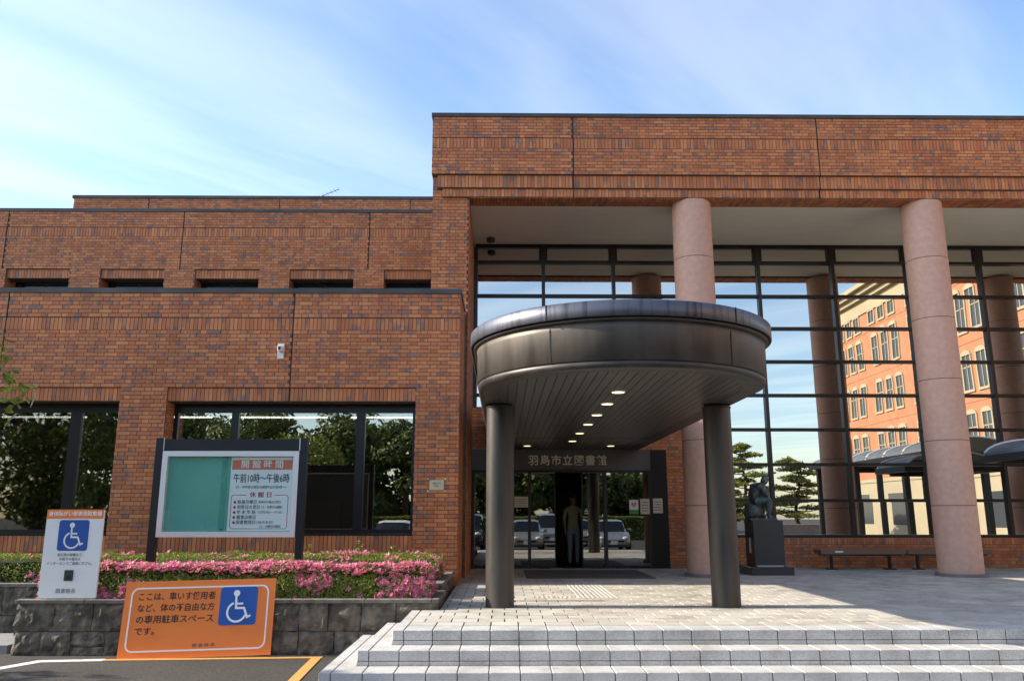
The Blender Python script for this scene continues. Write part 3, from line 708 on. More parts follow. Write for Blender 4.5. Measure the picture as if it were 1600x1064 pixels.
shell([(RO-.28, ZB), (RO-.09, ZB), (RO-.055, ZB-.012), (RO-.03, ZB), (RO-.012, ZB+.03), (RO-.012, ZB+.062), (RO-.03, ZB+.08)], m='post_metal', name='bottom_trim')
# flat roof sheet
b = MB(); b.prism(ushape(RO-.25), 'z', 3.70, 3.77); b.build('roof', 'coping', can)
# soffit boards, each its own piece, ends cut to the round front
bw = .106; RI = RO - .275
for i in range(int(2*RI/bw) + 1):
    x0 = CX - RI + i*bw; x1 = min(x0 + bw - .008, CX + RI)
    if x1 - x0 < .02: continue
    f = lambda x: CYC - math.sqrt(max(0, RI*RI - (x-CX)**2))
    poly = [(x1, YB), (x0, YB)] + [(x0 + (x1-x0)*t/4, f(x0 + (x1-x0)*t/4)) for t in range(5)]
    MB().prism(poly, 'z', ZB+.006, ZB+.03).build('soffit_board', 'soffit', can)
b = MB(); b.prism(ushape(RO-.2, yb=YB-.002), 'z', ZB+.03, ZB+.05); b.build('soffit_deck', 'joint', can)
MB().box((CX-RI, 15.98, ZB+.003), (CX+RI, 15.99, ZB+.01)).build('board_seam', 'joint', can)
for x, y in [(1.41, 9.87), (1.41, 10.95), (1.41, 12.2), (1.41, 13.5), (1.41, 15.0), (1.41, 16.6), (.52, 17.75), (2.34, 17.75)]:
    o = MB().cyl((x, y), .09, .09, ZB-.006, ZB+.02, 24).build('downlight', 'alu', can); MB().cyl((x, y), .075, .075, ZB-.010, ZB-.006, 24).build('diffuser', 'lamp', o)
for x in (-.04, 2.93):
    o = MB().cyl((x, 11.1), .187, .187, LAND, 3.03, 48).build('post', 'post_metal', can)
    MB().cyl((x, 11.1), .165, .165, 3.03, 3.095, 40).build('post_collar', 'joint', o); MB().cyl((x, 11.1), .195, .195, 3.035, 3.055, 40).build('post_ring', 'bronze_dark', o)

# ============================================================ PLANTERS AND HEDGES
def rough_block(w_, h_, d_, seed, amp=.042, nx=8, nz=5):
    """split-faced stone: uneven front, rounded edges; x 0..w, z 0..h, front at y = 0"""
    rnd = random.Random(seed); b = MB(); vs = []
    for j in range(nz+1):
        for i in range(nx+1):
            u, v = i/nx, j/nz; e = min(u, 1-u)*w_; e2 = min(v, 1-v)*h_; ed = min(1, min(e, e2)/.025)
            yy = (1-ed)*.022 + mnoise.noise(Vector((u*w_*7 + seed*3.1, v*h_*7, seed*1.7)))*amp + mnoise.noise(Vector((u*w_*21 + seed, v*h_*21, seed)))*amp*.75
            vs.append((u*w_, yy, v*h_))
    fs = [(j*(nx+1)+i, j*(nx+1)+i+1, (j+1)*(nx+1)+i+1, (j+1)*(nx+1)+i) for j in range(nz) for i in range(nx)]
    b.add(vs, fs)
    bk = [(0, d_, 0), (w_, d_, 0), (w_, d_, h_), (0, d_, h_)]; o = len(b.v); b.v += bk; K = nx+1
    def side(lst, a, c):
        for q, r_ in zip(lst[:-1], lst[1:]): b.f.append((q, a, c, r_) if False else (r_, q, a)); b.m.append(0); b.sm.append(False)
        b.f.append((lst[-1], a, c)); b.m.append(0); b.sm.append(False)
    side([i for i in range(K)], o, o+1); side([nz*K + i for i in range(K)], o+3, o+2); side([j*K for j in range(nz+1)], o, o+3); side([j*K+nx for j in range(nz+1)], o+1, o+2)
    return b
def planter(name, x0, x1, yf, yb, z0, z1, label, seed, right_face=False):
    pl = thing(name, ((x0+x1)/2, yf, z0), label, 'planter')
    MB().box((x0+.04, yf+.05, z0-.1), (x1-.04, yb, z1-.05)).build('soil', 'soil', pl)
    rnd = random.Random(seed); n = 0
    H = z1 - z0 - .045; mid = z0 + H*.47
    for za, zb_ in ((z0, mid), (mid, z0 + H)):
        x = x0
        while x < x1 - .02:
            wd = rnd.uniform(.30, .50)
            if x1 - x - wd < .22: wd = x1 - x
            if rnd.random() < .22 and zb_ - za > .2:
                zm = (za + zb_)/2 + rnd.uniform(-.03, .03); parts = [(za, zm), (zm, zb_)]
            else: parts = [(za, zb_)]
            for a, c in parts:
                n += 1; o = rough_block(wd - .008, c - a - .008, .14, seed*100 + n).build('stone_block', 'stone', pl); o.data.transform(Matrix.Translation((x + .004, yf, a + .004)))
            x += wd
    x = x0 - .01
    while x < x1:
        wd = min(rnd.uniform(.7, .95), x1 + .012 - x)
        if wd < .03: break
        MB().bbox((x, yf-.012, z1-.045), (x + wd - .006, yf+.13, z1), .006).build('cap_stone', 'stone_cap', pl); x += wd
    MB().bbox((x1-.13, yf+.136, z1-.045), (x1+.012, yb, z1), .006).build('cap_stone', 'stone_cap', pl)
    for k in range(int((yb - yf)/.4)):
        o = rough_block(.39, H*.5-.01, .13, seed*77+k).build('stone_block', 'stone', pl); o.data.transform(Matrix.Translation((x1, yf+.1+k*.4, z0+H*.5)) @ Matrix.Rotation(math.pi/2, 4, 'Z'))
    return pl
planter('front_planter', -6.12, -.82, 10.75, 12.0, ROAD-.02, .565, 'low planter of rough dark stone blocks behind the orange sign', 3)
planter('rear_planter', -13.0, -.86, 12.05, 14.55, ROAD-.02, .66, 'raised dark stone planter against the brick wing wall', 5)

def leaf_cloud(n, fpos, size, seed, up=.45, petals=False):
    """n small leaf faces; fpos(rnd) gives position and outward direction"""
    rnd = random.Random(seed); vs = []; fs = []
    for _ in range(n):
        p_, nn_ = fpos(rnd); d = (Vector(nn_) + Vector((rnd.gauss(0,.6), rnd.gauss(0,.6), rnd.gauss(up,.5)))).normalized()
        a = d.cross(Vector((rnd.random()-.5, rnd.random()-.5, rnd.random()-.5))).normalized(); c = d.cross(a)
        s = size*rnd.uniform(.65, 1.3); P0 = Vector(p_)
        if petals:
            o = len(vs); vs.append(tuple(P0 - d*s*.25)); k = 5; ring = []
            for i in range(k):
                t0 = 2*math.pi*i/k; 
                vs.append(tuple(P0 + (a*math.cos(t0-.42) + c*math.sin(t0-.42))*s*.75 + d*s*.05)); vs.append(tuple(P0 + (a*math.cos(t0) + c*math.sin(t0))*s*1.05 + d*s*.22)); vs.append(tuple(P0 + (a*math.cos(t0+.42) + c*math.sin(t0+.42))*s*.75 + d*s*.05))
                fs.append((o, o+1+i*3, o+2+i*3, o+3+i*3))
        else:
            o = len(vs); vs += [tuple(P0 - a*s*.5), tuple(P0 + c*s*.28), tuple(P0 + a*s*.6 + d*s*.1), tuple(P0 - c*s*.28)]; fs.append((o, o+1, o+2, o+3))
    me = bpy.data.meshes.new('leaves'); me.from_pydata(vs, [], fs); me.update(); return me
def hedge(name, x0, x1, y0, y1, z0, z1, label, nleaf, seed, blossom_fn, nbl, group=None):
    h = thing(name, ((x0+x1)/2, (y0+y1)/2, z0), label, 'hedge', group)
    topz = lambda x, y: z1 - .075*max(0, 1 - min(x-x0, x1-x, y-y0, y1-y)/.13)**2 + mnoise.noise(Vector((x*1.3, y*1.7, seed)))*.06 + mnoise.noise(Vector((x*5, y*5, seed)))*.035
    b = MB(); nx = int((x1-x0)/.12); ny = 6; vs = []; d = .05
    for j in range(ny+1):
        for i in range(nx+1):
            x = x0+d+(x1-x0-2*d)*i/nx; y = y0+d+(y1-y0-2*d)*j/ny; vs.append((x, y, topz(x, y) - .05))
    K = nx+1; fs = [(j*K+i, j*K+i+1, (j+1)*K+i+1, (j+1)*K+i) for j in range(ny) for i in range(nx)]
    o = len(vs); vs += [(v[0], v[1], z0-.03) for v in vs]
    ring = [i for i in range(K)] + [j*K+nx for j in range(1, ny+1)] + [ny*K+i for i in range(nx-1, -1, -1)] + [j*K for j in range(ny-1, 0, -1)]
    fs += [(ring[i], ring[(i+1) % len(ring)], o+ring[(i+1) % len(ring)], o+ring[i]) for i in range(len(ring))]
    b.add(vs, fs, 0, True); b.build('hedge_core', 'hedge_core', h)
    Lx, Ly, Lz = x1-x0, y1-y0, z1-z0
    areas = [Lx*Ly*1.3, Lx*Lz*1.2, Ly*Lz, Ly*Lz, Lx*Lz*.3]
    def surf(rnd, inset=0.0):
        k = rnd.choices(range(5), areas)[0]; x = rnd.uniform(x0, x1); y = rnd.uniform(y0, y1); z = z0 + (rnd.random())*Lz
        j = rnd.gauss(0, .012) - inset
        if k == 0: return (x, y, topz(x, y) + j + abs(rnd.gauss(0, .014))), (0, 0, 1)
        if k == 1: z = z0 + rnd.random()*(topz(x, y0)-z0); return (x, y0 - j + .06*max(0, 1 - (topz(x, y0)-z)/.12)**2 + mnoise.noise(Vector((x*3, z*4, seed)))*.03, z), (0, -1, 0)
        if k == 2: return (x1 + j, y, z), (1, 0, 0)
        if k == 3: return (x0 - j, y, z), (-1, 0, 0)
        return (x, y1 + j, z), (0, 1, 0)
    me = leaf_cloud(nleaf, lambda r_: surf(r_), .030 if Lx < 20 else .11, seed); me.materials.append(MAT['hedge_leaf']); link('foliage', me, h, kind='stuff')
    if nbl:
        def bl(rnd):
            while True:
                p_, nn_ = surf(rnd, -.012)
                if rnd.random() < blossom_fn(p_, nn_): return p_, nn_
        me = leaf_cloud(nbl, bl, .034, seed+1, petals=True); me.materials.append(MAT['blossom']); link('blossoms', me, h, kind='stuff')
    return h
def cl_(x, y, z, s): return mnoise.noise(Vector((x*2.3, y*2.3 + 5, z*3 + s)))
def front_bl(p_, n_):
    x, y, z = p_; t_ = cl_(x, y, z, 0)
    f = .03 + (.95 if n_[2] > .5 and y < 11.45 else 0) + (.85 if (x < -4.55 and n_[1] < 0 and t_ > -.1) else 0) + (.8 if x > -1.5 and t_ > -.25 else 0) + (.6 if t_ > .28 else 0) + (.75 if z > .93 and n_[1] < 0 and t_ > -.25 else 0)
    return min(1, f)
hedge('azalea_hedge', -5.95, -.95, 10.95, 11.75, .53, .93, 'clipped azalea hedge full of pink blossom along the front stone planter', 52000, 11, front_bl, 4200)
def rear_bl(p_, n_):
    x, y, z = p_; t_ = cl_(x*.8, y, z, 4); return .03 + (.8 if t_ > .18 and x > -3.4 else 0) + (.35 if t_ > .3 else 0)
hedge('azalea_hedge', -12.5, -1.0, 12.5, 13.9, .62, .97, 'clipped green azalea hedge with few blossoms under the library windows', 62000, 21, rear_bl, 900)
# a few loose shoots standing above the hedges
def sprout(x, y, z, h, seed, label):
    th = thing('sprout', (x, y, z), label, 'shoot', 'loose shoots above the hedge'); rnd = random.Random(seed)
    b = MB(); pts = [(x, y, z), (x+rnd.gauss(0,.02), y, z+h*.5), (x+rnd.gauss(0,.05), y, z+h)]; b.tube(pts, [.006, .005, .003], 5); b.build('stem', 'bark', th)
    me = leaf_cloud(26, lambda r_: ((x+r_.gauss(0,.05), y+r_.gauss(0,.05), z+h*(.4+.6*r_.random())), (0,0,.3)), .05, seed); me.materials.append(MAT['hedge_leaf']); link('leaf_tuft', me, th, kind='stuff')
for i, (x, z, lb) in enumerate(((-4.33, .95, 'short leafy shoot above the rear hedge under the notice board'), (-3.2, .97, 'leafy shoot above the rear hedge left of the right board post'), (-2.35, .98, 'tall leafy shoot above the rear hedge below the window mullion'), (-1.75, 1.0, 'leafy shoot above the rear hedge at the brick corner'))): sprout(x, 13.6, z-.1, .22 + .05*(i % 3), 40+i, lb)

# ============================================================ SIGNS
# white parking sign
ws = thing('parking_sign', (-5.53, 10.80, .56), 'white sign with orange header, wheelchair symbol and intercom panel', 'sign')
M = frame((-5.53, 10.815, .575))
flat([rrect(-.365, 0, .365, 1.10, .012)], 'sign_white', ws, M, 'panel', -.03, 0)
flat([[(-.365, .985), (.365, .985), (.365, 1.10), (-.365, 1.10)]], 'sign_orange', ws, M, 'header', .0005, .0025)
text('身体障がい者専用駐車場', .066, 'sign_white', ws, M, 0, 1.043, .003, width=.68, bold=.0012)
wheelchair(0, .775, .385, ws, M)
text('雨天時の移動など、', .045, 'ink_grey', ws, M, -.01, .53, .001, width=.33); text('お困りの場合は', .045, 'ink_grey', ws, M, -.01, .478, .001, width=.27); text('インターホンでご連絡ください。', .045, 'ink_grey', ws, M, -.01, .424, .001, width=.58)
flat([rrect(-.052, .215, .052, .345, .006)], 'plastic_dark', ws, M, 'intercom', 0, .02); flat([rrect(-.018, .24, .018, .275, .004)], 'ink', ws, M, 'intercom_button', .02, .026)
text('図書館長', .062, 'ink_grey', ws, M, -.02, .085, .001, width=.25)
for x in (-.25, .25): MB().box((-5.53+x-.02, 10.846, .30), (-5.53+x+.02, 10.88, 1.5)).build('stake', 'post', ws)
# orange parking sign leaning on the planter
osn = thing('parking_sign', (-3.77, 10.5, ROAD), 'wide orange sign with wheelchair symbol leaning on the stone planter', 'sign')
th_ = R(-9.0); rl = R(1.2)
M = frame((-3.765, 10.535, -.088), (math.cos(rl), .06, math.sin(rl)), (-math.sin(rl), math.sin(-th_), math.cos(th_)))
W_, H_ = 1.83, .905
flat([[(-W_/2, 0), (W_/2, 0), (W_/2, H_), (-W_/2, H_)]], 'sign_orange', osn, M, 'panel', -.018, 0)
ring = rrect(-W_/2+.075, .075, W_/2-.075, H_-.075, .09); ring2 = rrect(-W_/2+.093, .093, W_/2-.093, H_-.093, .074)
flat([[ring[i], ring[(i+1) % len(ring)], ring2[(i+1) % len(ring)], ring2[i]] for i in range(len(ring))], 'sign_white', osn, M, 'border', 0, .0015)
for i, (s, wd) in enumerate((('ここは、車いす使用者', .93), ('など、体の不自由な方', .93), ('の専用駐車スペース', .93), ('です。', .235))):
    text(s, .10, 'ink', osn, M, -.745 + .0*i, .715 - i*.135, .001, align='LEFT', width=wd, bold=.0012)
wheelchair(.475, .585, .455, osn, M)
text('図 書 館 長', .042, 'ink_grey', osn, M, .10, .135, .001, width=.27)
# notice board
nb = thing('notice_board', (-3.92, 11.9, .6), 'glazed notice board on two black posts showing library opening hours', 'notice board')
for x in (-4.965, -2.885): MB().box((x-.05, 11.85, .50), (x+.05, 11.96, 2.695)).build('post', 'post', nb)
MB().box((-4.915, 11.87, 2.515), (-2.935, 11.95, 2.68)).build('header', 'post', nb)
for x in (-4.913, -2.952): MB().box((x, 11.862, 2.52), (x+.012, 11.87, 2.70)).build('trim', 'alu', nb)
fo = MB(); a0, a1, c0, c1 = -4.905, -2.945, 1.30, 2.508
fw = .075
for q in ([(a0,c0),(a1,c0),(a1-fw,c0+fw),(a0+fw,c0+fw)], [(a1,c0),(a1,c1),(a1-fw,c1-fw),(a1-fw,c0+fw)], [(a1,c1),(a0,c1),(a0+fw,c1-fw),(a1-fw,c1-fw)], [(a0,c1),(a0,c0),(a0+fw,c0+fw),(a0+fw,c1-fw)]):
    fo.prism(q, 'y', 11.845, 11.93)
fo.build('frame', 'alu', nb)
MB().box((a0+.07, 11.915, c0+.07), (a1-.07, 11.93, c1-.07)).build('backing', 'board_green', nb); MB().box((a0+.02, 11.932, c0+.02), (a1-.02, 11.945, c1-.02)).build('back_panel', 'plastic_dark', nb)
M = frame((0, 11.914, 0)); px0, px1 = -3.93, -3.035
flat([[(px0, 1.385), (px1, 1.385), (px1, 2.425), (px0, 2.425)]], 'sign_white', nb, M, 'poster', 0, .002)
flat([[(px0+.015, 2.245), (px1-.012, 2.245), (px1-.012, 2.385), (px0+.015, 2.385)]], 'header_salmon', nb, M, 'poster_header', .002, .003)
cx_ = (px0+px1)/2
text('開 館 時 間', .12, 'sign_white', nb, M, cx_, 2.315, .0035, width=.60, bold=.0012)
text('午前10時～午後6時', .14, 'ink', nb, M, cx_, 2.115, .003, width=.80, bold=.001)
text('（小・中学校の夏休み期間中は午前9時～）', .05, 'ink_grey', nb, M, cx_, 1.995, .003, width=.72)
text('休 館 日', .085, 'ink_red', nb, M, cx_, 1.885, .003, width=.31, bold=.001)
bxr = rrect(px0+.035, 1.415, px1-.05, 1.885, .025)
for seg in (strokes([(cx_+.20, 1.885), (px1-.075, 1.885), (px1-.05, 1.86), (px1-.05, 1.44), (px1-.075, 1.415), (px0+.06, 1.415), (px0+.035, 1.44), (px0+.035, 1.86), (px0+.06, 1.885), (cx_-.20, 1.885)], .008),): flat(seg, 'ink_red', nb, M, 'box_rule', .002, .003)
rows_ = (('毎週月曜日', .27, '（祝祭日の場合は翌日）', .33), ('祝祭日の翌日', .32, '（土・日曜日は開館）', .30), ('年 末 年 始', .265, '（12月29日～1月3日）', .36), ('蔵書点検日', .27, None, 0), ('図書整理日', .27, '［毎月末日］', .23))
for i, (a, wa, c, wc) in enumerate(rows_):
    zz_ = 1.785 - i*.071
    flat([[(px0+.088+.019*math.cos(2*math.pi*j/14), zz_+.019*math.sin(2*math.pi*j/14)) for j in range(14)]], 'ink_red', nb, M, 'bullet', .002, .003)
    text(a, .06, 'ink', nb, M, px0+.125, zz_, .003, align='LEFT', width=wa)
    if c: text(c, .042, 'ink_grey', nb, M, px0+.13+wa+.02, zz_, .003, align='LEFT', width=wc)
text('（土・日曜日は開館）', .042, 'ink_grey', nb, M, px0+.46, 1.445, .003, align='LEFT', width=.30)
MB().box((a0+.072, 11.868, c0+.072), (-3.96, 11.874, c1-.072)).build('glass_door', 'case_glass', nb); MB().box((-4.05, 11.878, c0+.072), (a1-.072, 11.884, c1-.072)).build('glass_door', 'case_glass', nb)
MB().cyl((-4.00, 11.862), .012, .012, 1.40, 1.415, 12).build('lock', 'ink', nb)
# small fixtures on the wall
sc = thing('security_camera', (-4.05, 14.5, 4.5), 'small white security camera on the brick wall', 'camera')
MB().bbox((-4.075, 14.40, 4.50), (-4.005, 14.62, 4.60), .008).build('housing', 'plastic_white', sc); MB().box((-4.065, 14.398, 4.515), (-4.015, 14.40, 4.575)).build('lens', 'ink', sc)
MB().box((-4.11, 14.55, 4.38), (-4.0, 14.592, 4.66)).build('bracket', 'plastic_white', sc)
pq = thing('wall_plaque', (-1.175, 14.58, 2.12), 'small cream plaque with four pins on the brick corner', 'plaque')
M = frame((-1.175, 14.588, 2.125)); flat([[(-.125, -.085), (.125, -.085), (.125, .085), (-.125, .085)]], 'plaque_cream', pq, M, 'plate', 0, .008)
text('お知らせの', .042, 'ink_grey', pq, M, 0, .028, .009, width=.15); text('受付は', .042, 'ink_grey', pq, M, 0, -.018, .009, width=.08)
for x in (-.15, .15):
    for y in (-.105, .105): flat([[(x+.012*math.cos(R(a)), y+.012*math.sin(R(a))) for a in range(0, 360, 45)]], 'plastic_white', pq, M, 'pin', 0, .012)
# papers at the entrance
def notice(x0, x1, z0, z1, y, mat, label, extra=None):
    n_ = thing('notice_paper', ((x0+x1)/2, y, z0), label, 'notice'); Mx = frame(((x0+x1)/2, y, z0)); hw = (x1-x0)/2; hh = z1-z0
    flat([[(-hw, 0), (hw, 0), (hw, hh), (-hw, hh)]], mat, n_, Mx, 'sheet', 0, .003)
    if extra == 'lines':
        for i in range(4): flat([[(-hw*.75, hh*(.2+.18*i)), (hw*.7, hh*(.2+.18*i)), (hw*.7, hh*(.245+.18*i)), (-hw*.75, hh*(.245+.18*i))]], 'ink_grey', n_, Mx, 'text_line', .003, .0035)
    if extra == 'heart':
        flat([[(-hw, 0), (hw, 0), (hw, hh*.3), (-hw, hh*.3)]], 'notice_green', n_, Mx, 'green_band', .003, .0036)
        pts = [(.055*(16*math.sin(t)**3)/16, hh*.66 + .055*(13*math.cos(t)-5*math.cos(2*t)-2*math.cos(3*t)-math.cos(4*t))/15) for t in [2*math.pi*i/24 for i in range(24)]]
        flat([pts], 'notice_pink', n_, Mx, 'heart', .003, .004)
        flat([[(.022*math.cos(R(a)), hh*.67+.022*math.sin(R(a))) for a in range(0, 360, 30)]], 'paper', n_, Mx, 'heart_dot', .004, .005)
notice(.26, .57, 1.78, 2.02, EY-.024, 'paper', 'square paper notice taped beside the entrance door post', 'lines')
notice(2.88, 3.09, 1.63, 1.95, EY+.0, 'plastic_white', 'white notice with a pink heart and green band', 'heart')
notice(3.13, 3.34, 1.63, 1.97, EY-.024, 'paper', 'paper notice taped over the edge of the glass', 'lines')
notice(3.42, 3.64, 1.65, 1.98, EY-.024, 'paper', 'paper notice taped on the black panel', 'lines')
dm = MB(); dm.bbox((.45, 15.9, LAND+.002), (2.9, 18.2, LAND+.014), .005); o = dm.build('door_mat', 'mat'); o['label'] = 'dark rectangular mat on the paving before the doors'; o['category'] = 'mat'

# ============================================================ FIGURES
def skin_figure(name, joints, bones, mat, parent, sub=2, root=0):
    """one continuous body grown round a skeleton: joints = [(pos, radius)], bones = [(i, j)]"""
    me = bpy.data.meshes.new(name); me.from_pydata([j[0] for j in joints], bones, []); me.update()
    o = bpy.data.objects.new(name, me); COL.objects.link(o)
    md = o.modifiers.new('skin', 'SKIN'); md.use_smooth_shade = True
    for i, (pz, r) in enumerate(joints):
        sv = me.skin_vertices[0].data[i]; sv.radius = (r, r) if not isinstance(r, tuple) else r; sv.use_root = (i == root)
    sb = o.modifiers.new('sub', 'SUBSURF'); sb.levels = sub; sb.render_levels = sub
    bpy.context.view_layer.update()
    ev = bpy.data.meshes.new_from_object(o.evaluated_get(bpy.context.evaluated_depsgraph_get())); bpy.data.objects.remove(o)
    for p_ in ev.polygons: p_.use_smooth = True
    ev.materials.clear(); ev.materials.append(MAT[mat]); ev.name = name
    return link(name, ev, parent)
def blob(b, c, r, n=14, seed=None, amp=0, m=0):
    vs = []; fs = []; K = n
    for j in range(n//2 + 1):
        th = math.pi*j/(n//2)
        for i in range(K):
            ph = 2*math.pi*i/K; d = Vector((math.sin(th)*math.cos(ph), math.sin(th)*math.sin(ph), math.cos(th)))
            k = 1 + (mnoise.noise(d*1.8 + Vector((seed, 0, 0)))*amp if seed is not None else 0)
            vs.append((c[0]+d.x*r[0]*k, c[1]+d.y*r[1]*k, c[2]+d.z*r[2]*k))
    for j in range(n//2):
        for i in range(K): fs.append((j*K+i, (j+1)*K+i, (j+1)*K+(i+1) % K, j*K+(i+1) % K))
    b.add(vs, fs, m, True)
# pedestal and bronze thinker
pd = thing('pedestal', (5.33, 17.2, LAND), 'black granite pedestal carrying the bronze statue', 'pedestal')
MB().bbox((4.93, 16.70, LAND), (5.80, 17.62, LAND+.16), .01).build('plinth', 'black_granite', pd)
MB().bbox((5.09, 16.93, LAND+.16), (5.71, 17.52, 1.50), .008).build('block', 'black_granite', pd)
MB().box((5.13, 16.918, LAND+.158), (5.67, 16.93, LAND+.18)).build('joint_strip', 'granite', pd)
MB().box((5.075, 17.16, .85), (5.09, 17.22, 1.15)).build('name_plate', 'lettering', pd)
st = thing('bronze_statue', (5.35, 17.2, 1.5), 'green bronze statue of a seated figure resting chin on hand', 'statue')
sx_, sy_, sz_ = 5.33, 17.22, 1.50
J = lambda x, y, z, r: ((sx_+x, sy_+y, sz_+z), r)
# seated on a rock, leaning forward to the right (+x) and a little towards the viewer
jt = [J(-.10,.03,.40,(.125,.12)), J(-.09,.0,.52,(.12,.115)), J(-.03,-.03,.64,(.135,.12)), J(.03,-.05,.70,(.11,.09)), J(.085,-.06,.745,(.05,.05)), J(.125,-.065,.80,(.07,.072)), J(.145,-.065,.855,(.062,.064)),
      J(.02,-.19,.68,.058), J(.10,-.20,.53,.046), J(.15,-.15,.50,.042), J(.16,-.10,.60,.036), J(.165,-.08,.70,.034),
      J(.0,.12,.67,.056), J(.07,.17,.53,.044), J(.17,.10,.46,.038), J(.22,.04,.44,.034),
      J(-.05,-.09,.38,.085), J(.17,-.13,.43,.075), J(.17,-.13,.25,.056), J(.15,-.13,.08,.045), J(.24,-.14,.045,.038),
      J(-.05,.12,.38,.085), J(.18,.12,.41,.072), J(.12,.12,.24,.055), J(.08,.12,.10,.045), J(.17,.12,.055,.038)]
bn = [(0,1),(1,2),(2,3),(3,4),(4,5),(5,6),(3,7),(7,8),(8,9),(9,10),(10,11),(3,12),(12,13),(13,14),(14,15),(0,16),(16,17),(17,18),(18,19),(19,20),(0,21),(21,22),(22,23),(23,24),(24,25)]
jt = [(p_, (tuple(a*1.25 for a in r_) if isinstance(r_, tuple) else r_*1.3)) for p_, r_ in jt]
skin_figure('body', jt, bn, 'patina', st, 2)
b = MB(); blob(b, (sx_+.137, sy_-.065, sz_+.85), (.074, .068, .078), 14, 3, .15); blob(b, (sx_+.205, sy_-.067, sz_+.825), (.02, .018, .026), 8); b.build('head', 'patina', st)
b = MB(); blob(b, (sx_-.11, sy_+.02, sz_+.17), (.20, .21, .22), 14, 9, .45); b.build('rock_seat', 'patina', st)
b = MB(); b.bbox((sx_-.26, sy_-.22, sz_), (sx_+.30, sy_+.24, sz_+.05), .012); b.build('base', 'patina', st)
# two slatted benches under the glass
for k, (x0, x1, lb) in enumerate(((6.97, 8.86, 'dark wooden bench with white sticker under the glass wall'), (8.89, 10.75, 'dark wooden bench under the glass partly behind the pink column'))):
    bn_ = thing('bench', ((x0+x1)/2, 18.55, LAND), lb, 'bench')
    for i in range(4): MB().bbox((x0, 18.32 + i*.115, .77), (x1, 18.42 + i*.115, .865), .005).build('seat_slat', 'bench_wood', bn_)
    MB().box((x0+.1, 18.34, .735), (x1-.1, 18.76, .77)).build('seat_frame', 'frame', bn_)
    for x in (x0+.3, x1-.3):
        MB().box((x-.025, 18.51, LAND+.02), (x+.025, 18.57, .735)).build('leg', 'frame', bn_); MB().box((x-.12, 18.47, LAND), (x+.12, 18.61, LAND+.022)).build('foot_plate', 'frame', bn_)
    if k == 0: MB().box((7.28, 18.316, .806), (7.46, 18.319, .84)).build('sticker', 'plastic_white', bn_)
# visitor walking out through the sliding door
pe = thing('person', (1.66, 19.7, LAND), 'person in yellow top and grey trousers walking out of the sliding door', 'person')
bx, by, bz = 1.66, 19.7, LAND
J = lambda x, y, z, r: ((bx+x, by+y, bz+z), r)
jt = [J(0,0,.86,(.135,.10)), J(0,0,1.02,(.125,.092)), J(0,0,1.20,(.145,.10)), J(0,0,1.32,(.12,.08)), J(0,-.01,1.40,(.05,.05)), J(0,-.02,1.47,.055),
      J(-.17,0,1.30,.055), J(-.22,.02,1.06,.042), J(-.20,-.10,.86,.033), J(.17,0,1.30,.055), J(.22,.03,1.06,.042), J(.21,-.06,.84,.033),
      J(-.085,0,.80,.09), J(-.085,-.03,.45,.06), J(-.085,.03,.09,.042), J(-.085,-.09,.04,.04), J(.085,0,.80,.09), J(.09,.02,.45,.06), J(.09,.08,.09,.042), J(.09,-.04,.04,.04)]
bn = [(0,1),(1,2),(2,3),(3,4),(4,5),(3,6),(6,7),(7,8),(3,9),(9,10),(10,11),(0,12),(12,13),(13,14),(14,15),(0,16),(16,17),(17,18),(18,19)]
body = skin_figure('body', jt, bn, 'skin', pe, 2)
for nm in ('shirt', 'trousers', 'shoe'): body.data.materials.append(MAT[nm])
for p_ in body.data.polygons:
    z = p_.center.z - bz; x = abs(p_.center.x - bx)
    p_.material_index = 3 if z < .085 else 2 if z < .90 and x < .185 else 1 if z < 1.385 and (x < .19 or z > 1.08) else 0
b = MB(); blob(b, (bx, by-.02, bz+1.53), (.078, .095, .115), 14); blob(b, (bx, by-.115, bz+1.52), (.014, .02, .022), 8); b.build('head', 'skin', pe)
b = MB(); blob(b, (bx, by-.012, bz+1.585), (.086, .10, .075), 14); b.box((bx-.06, by-.17, bz+1.575), (bx+.06, by-.08, bz+1.59)); b.build('cap', 'cap', pe)
for s in (-1, 1):                                   # hands: palm, four fingers and a thumb
    hx, hy, hz = bx + (-.20 if s < 0 else .21), by + (-.10 if s < 0 else -.06), bz + (.84 if s < 0 else .82)
    hj = [((hx, hy, hz+.03), .026), ((hx, hy-.01, hz-.05), (.018, .034))]; hb = [(0, 1)]
    for f_ in range(4):
        dy = -.04 + f_*.02; L = (.065, .075, .07, .055)[f_]; k = len(hj)
        hj += [((hx, hy+dy, hz-.085), .0095), ((hx - s*.012, hy+dy-.004, hz-.085-L*.55), .009), ((hx - s*.03, hy+dy-.006, hz-.085-L), .008)]; hb += [(1, k), (k, k+1), (k+1, k+2)]
    k = len(hj); hj += [((hx - s*.008, hy-.05, hz-.055), .0105), ((hx - s*.02, hy-.062, hz-.095), .009)]; hb += [(1, k), (k, k+1)]
    skin_figure('hand', hj, hb, 'skin', pe, 1)

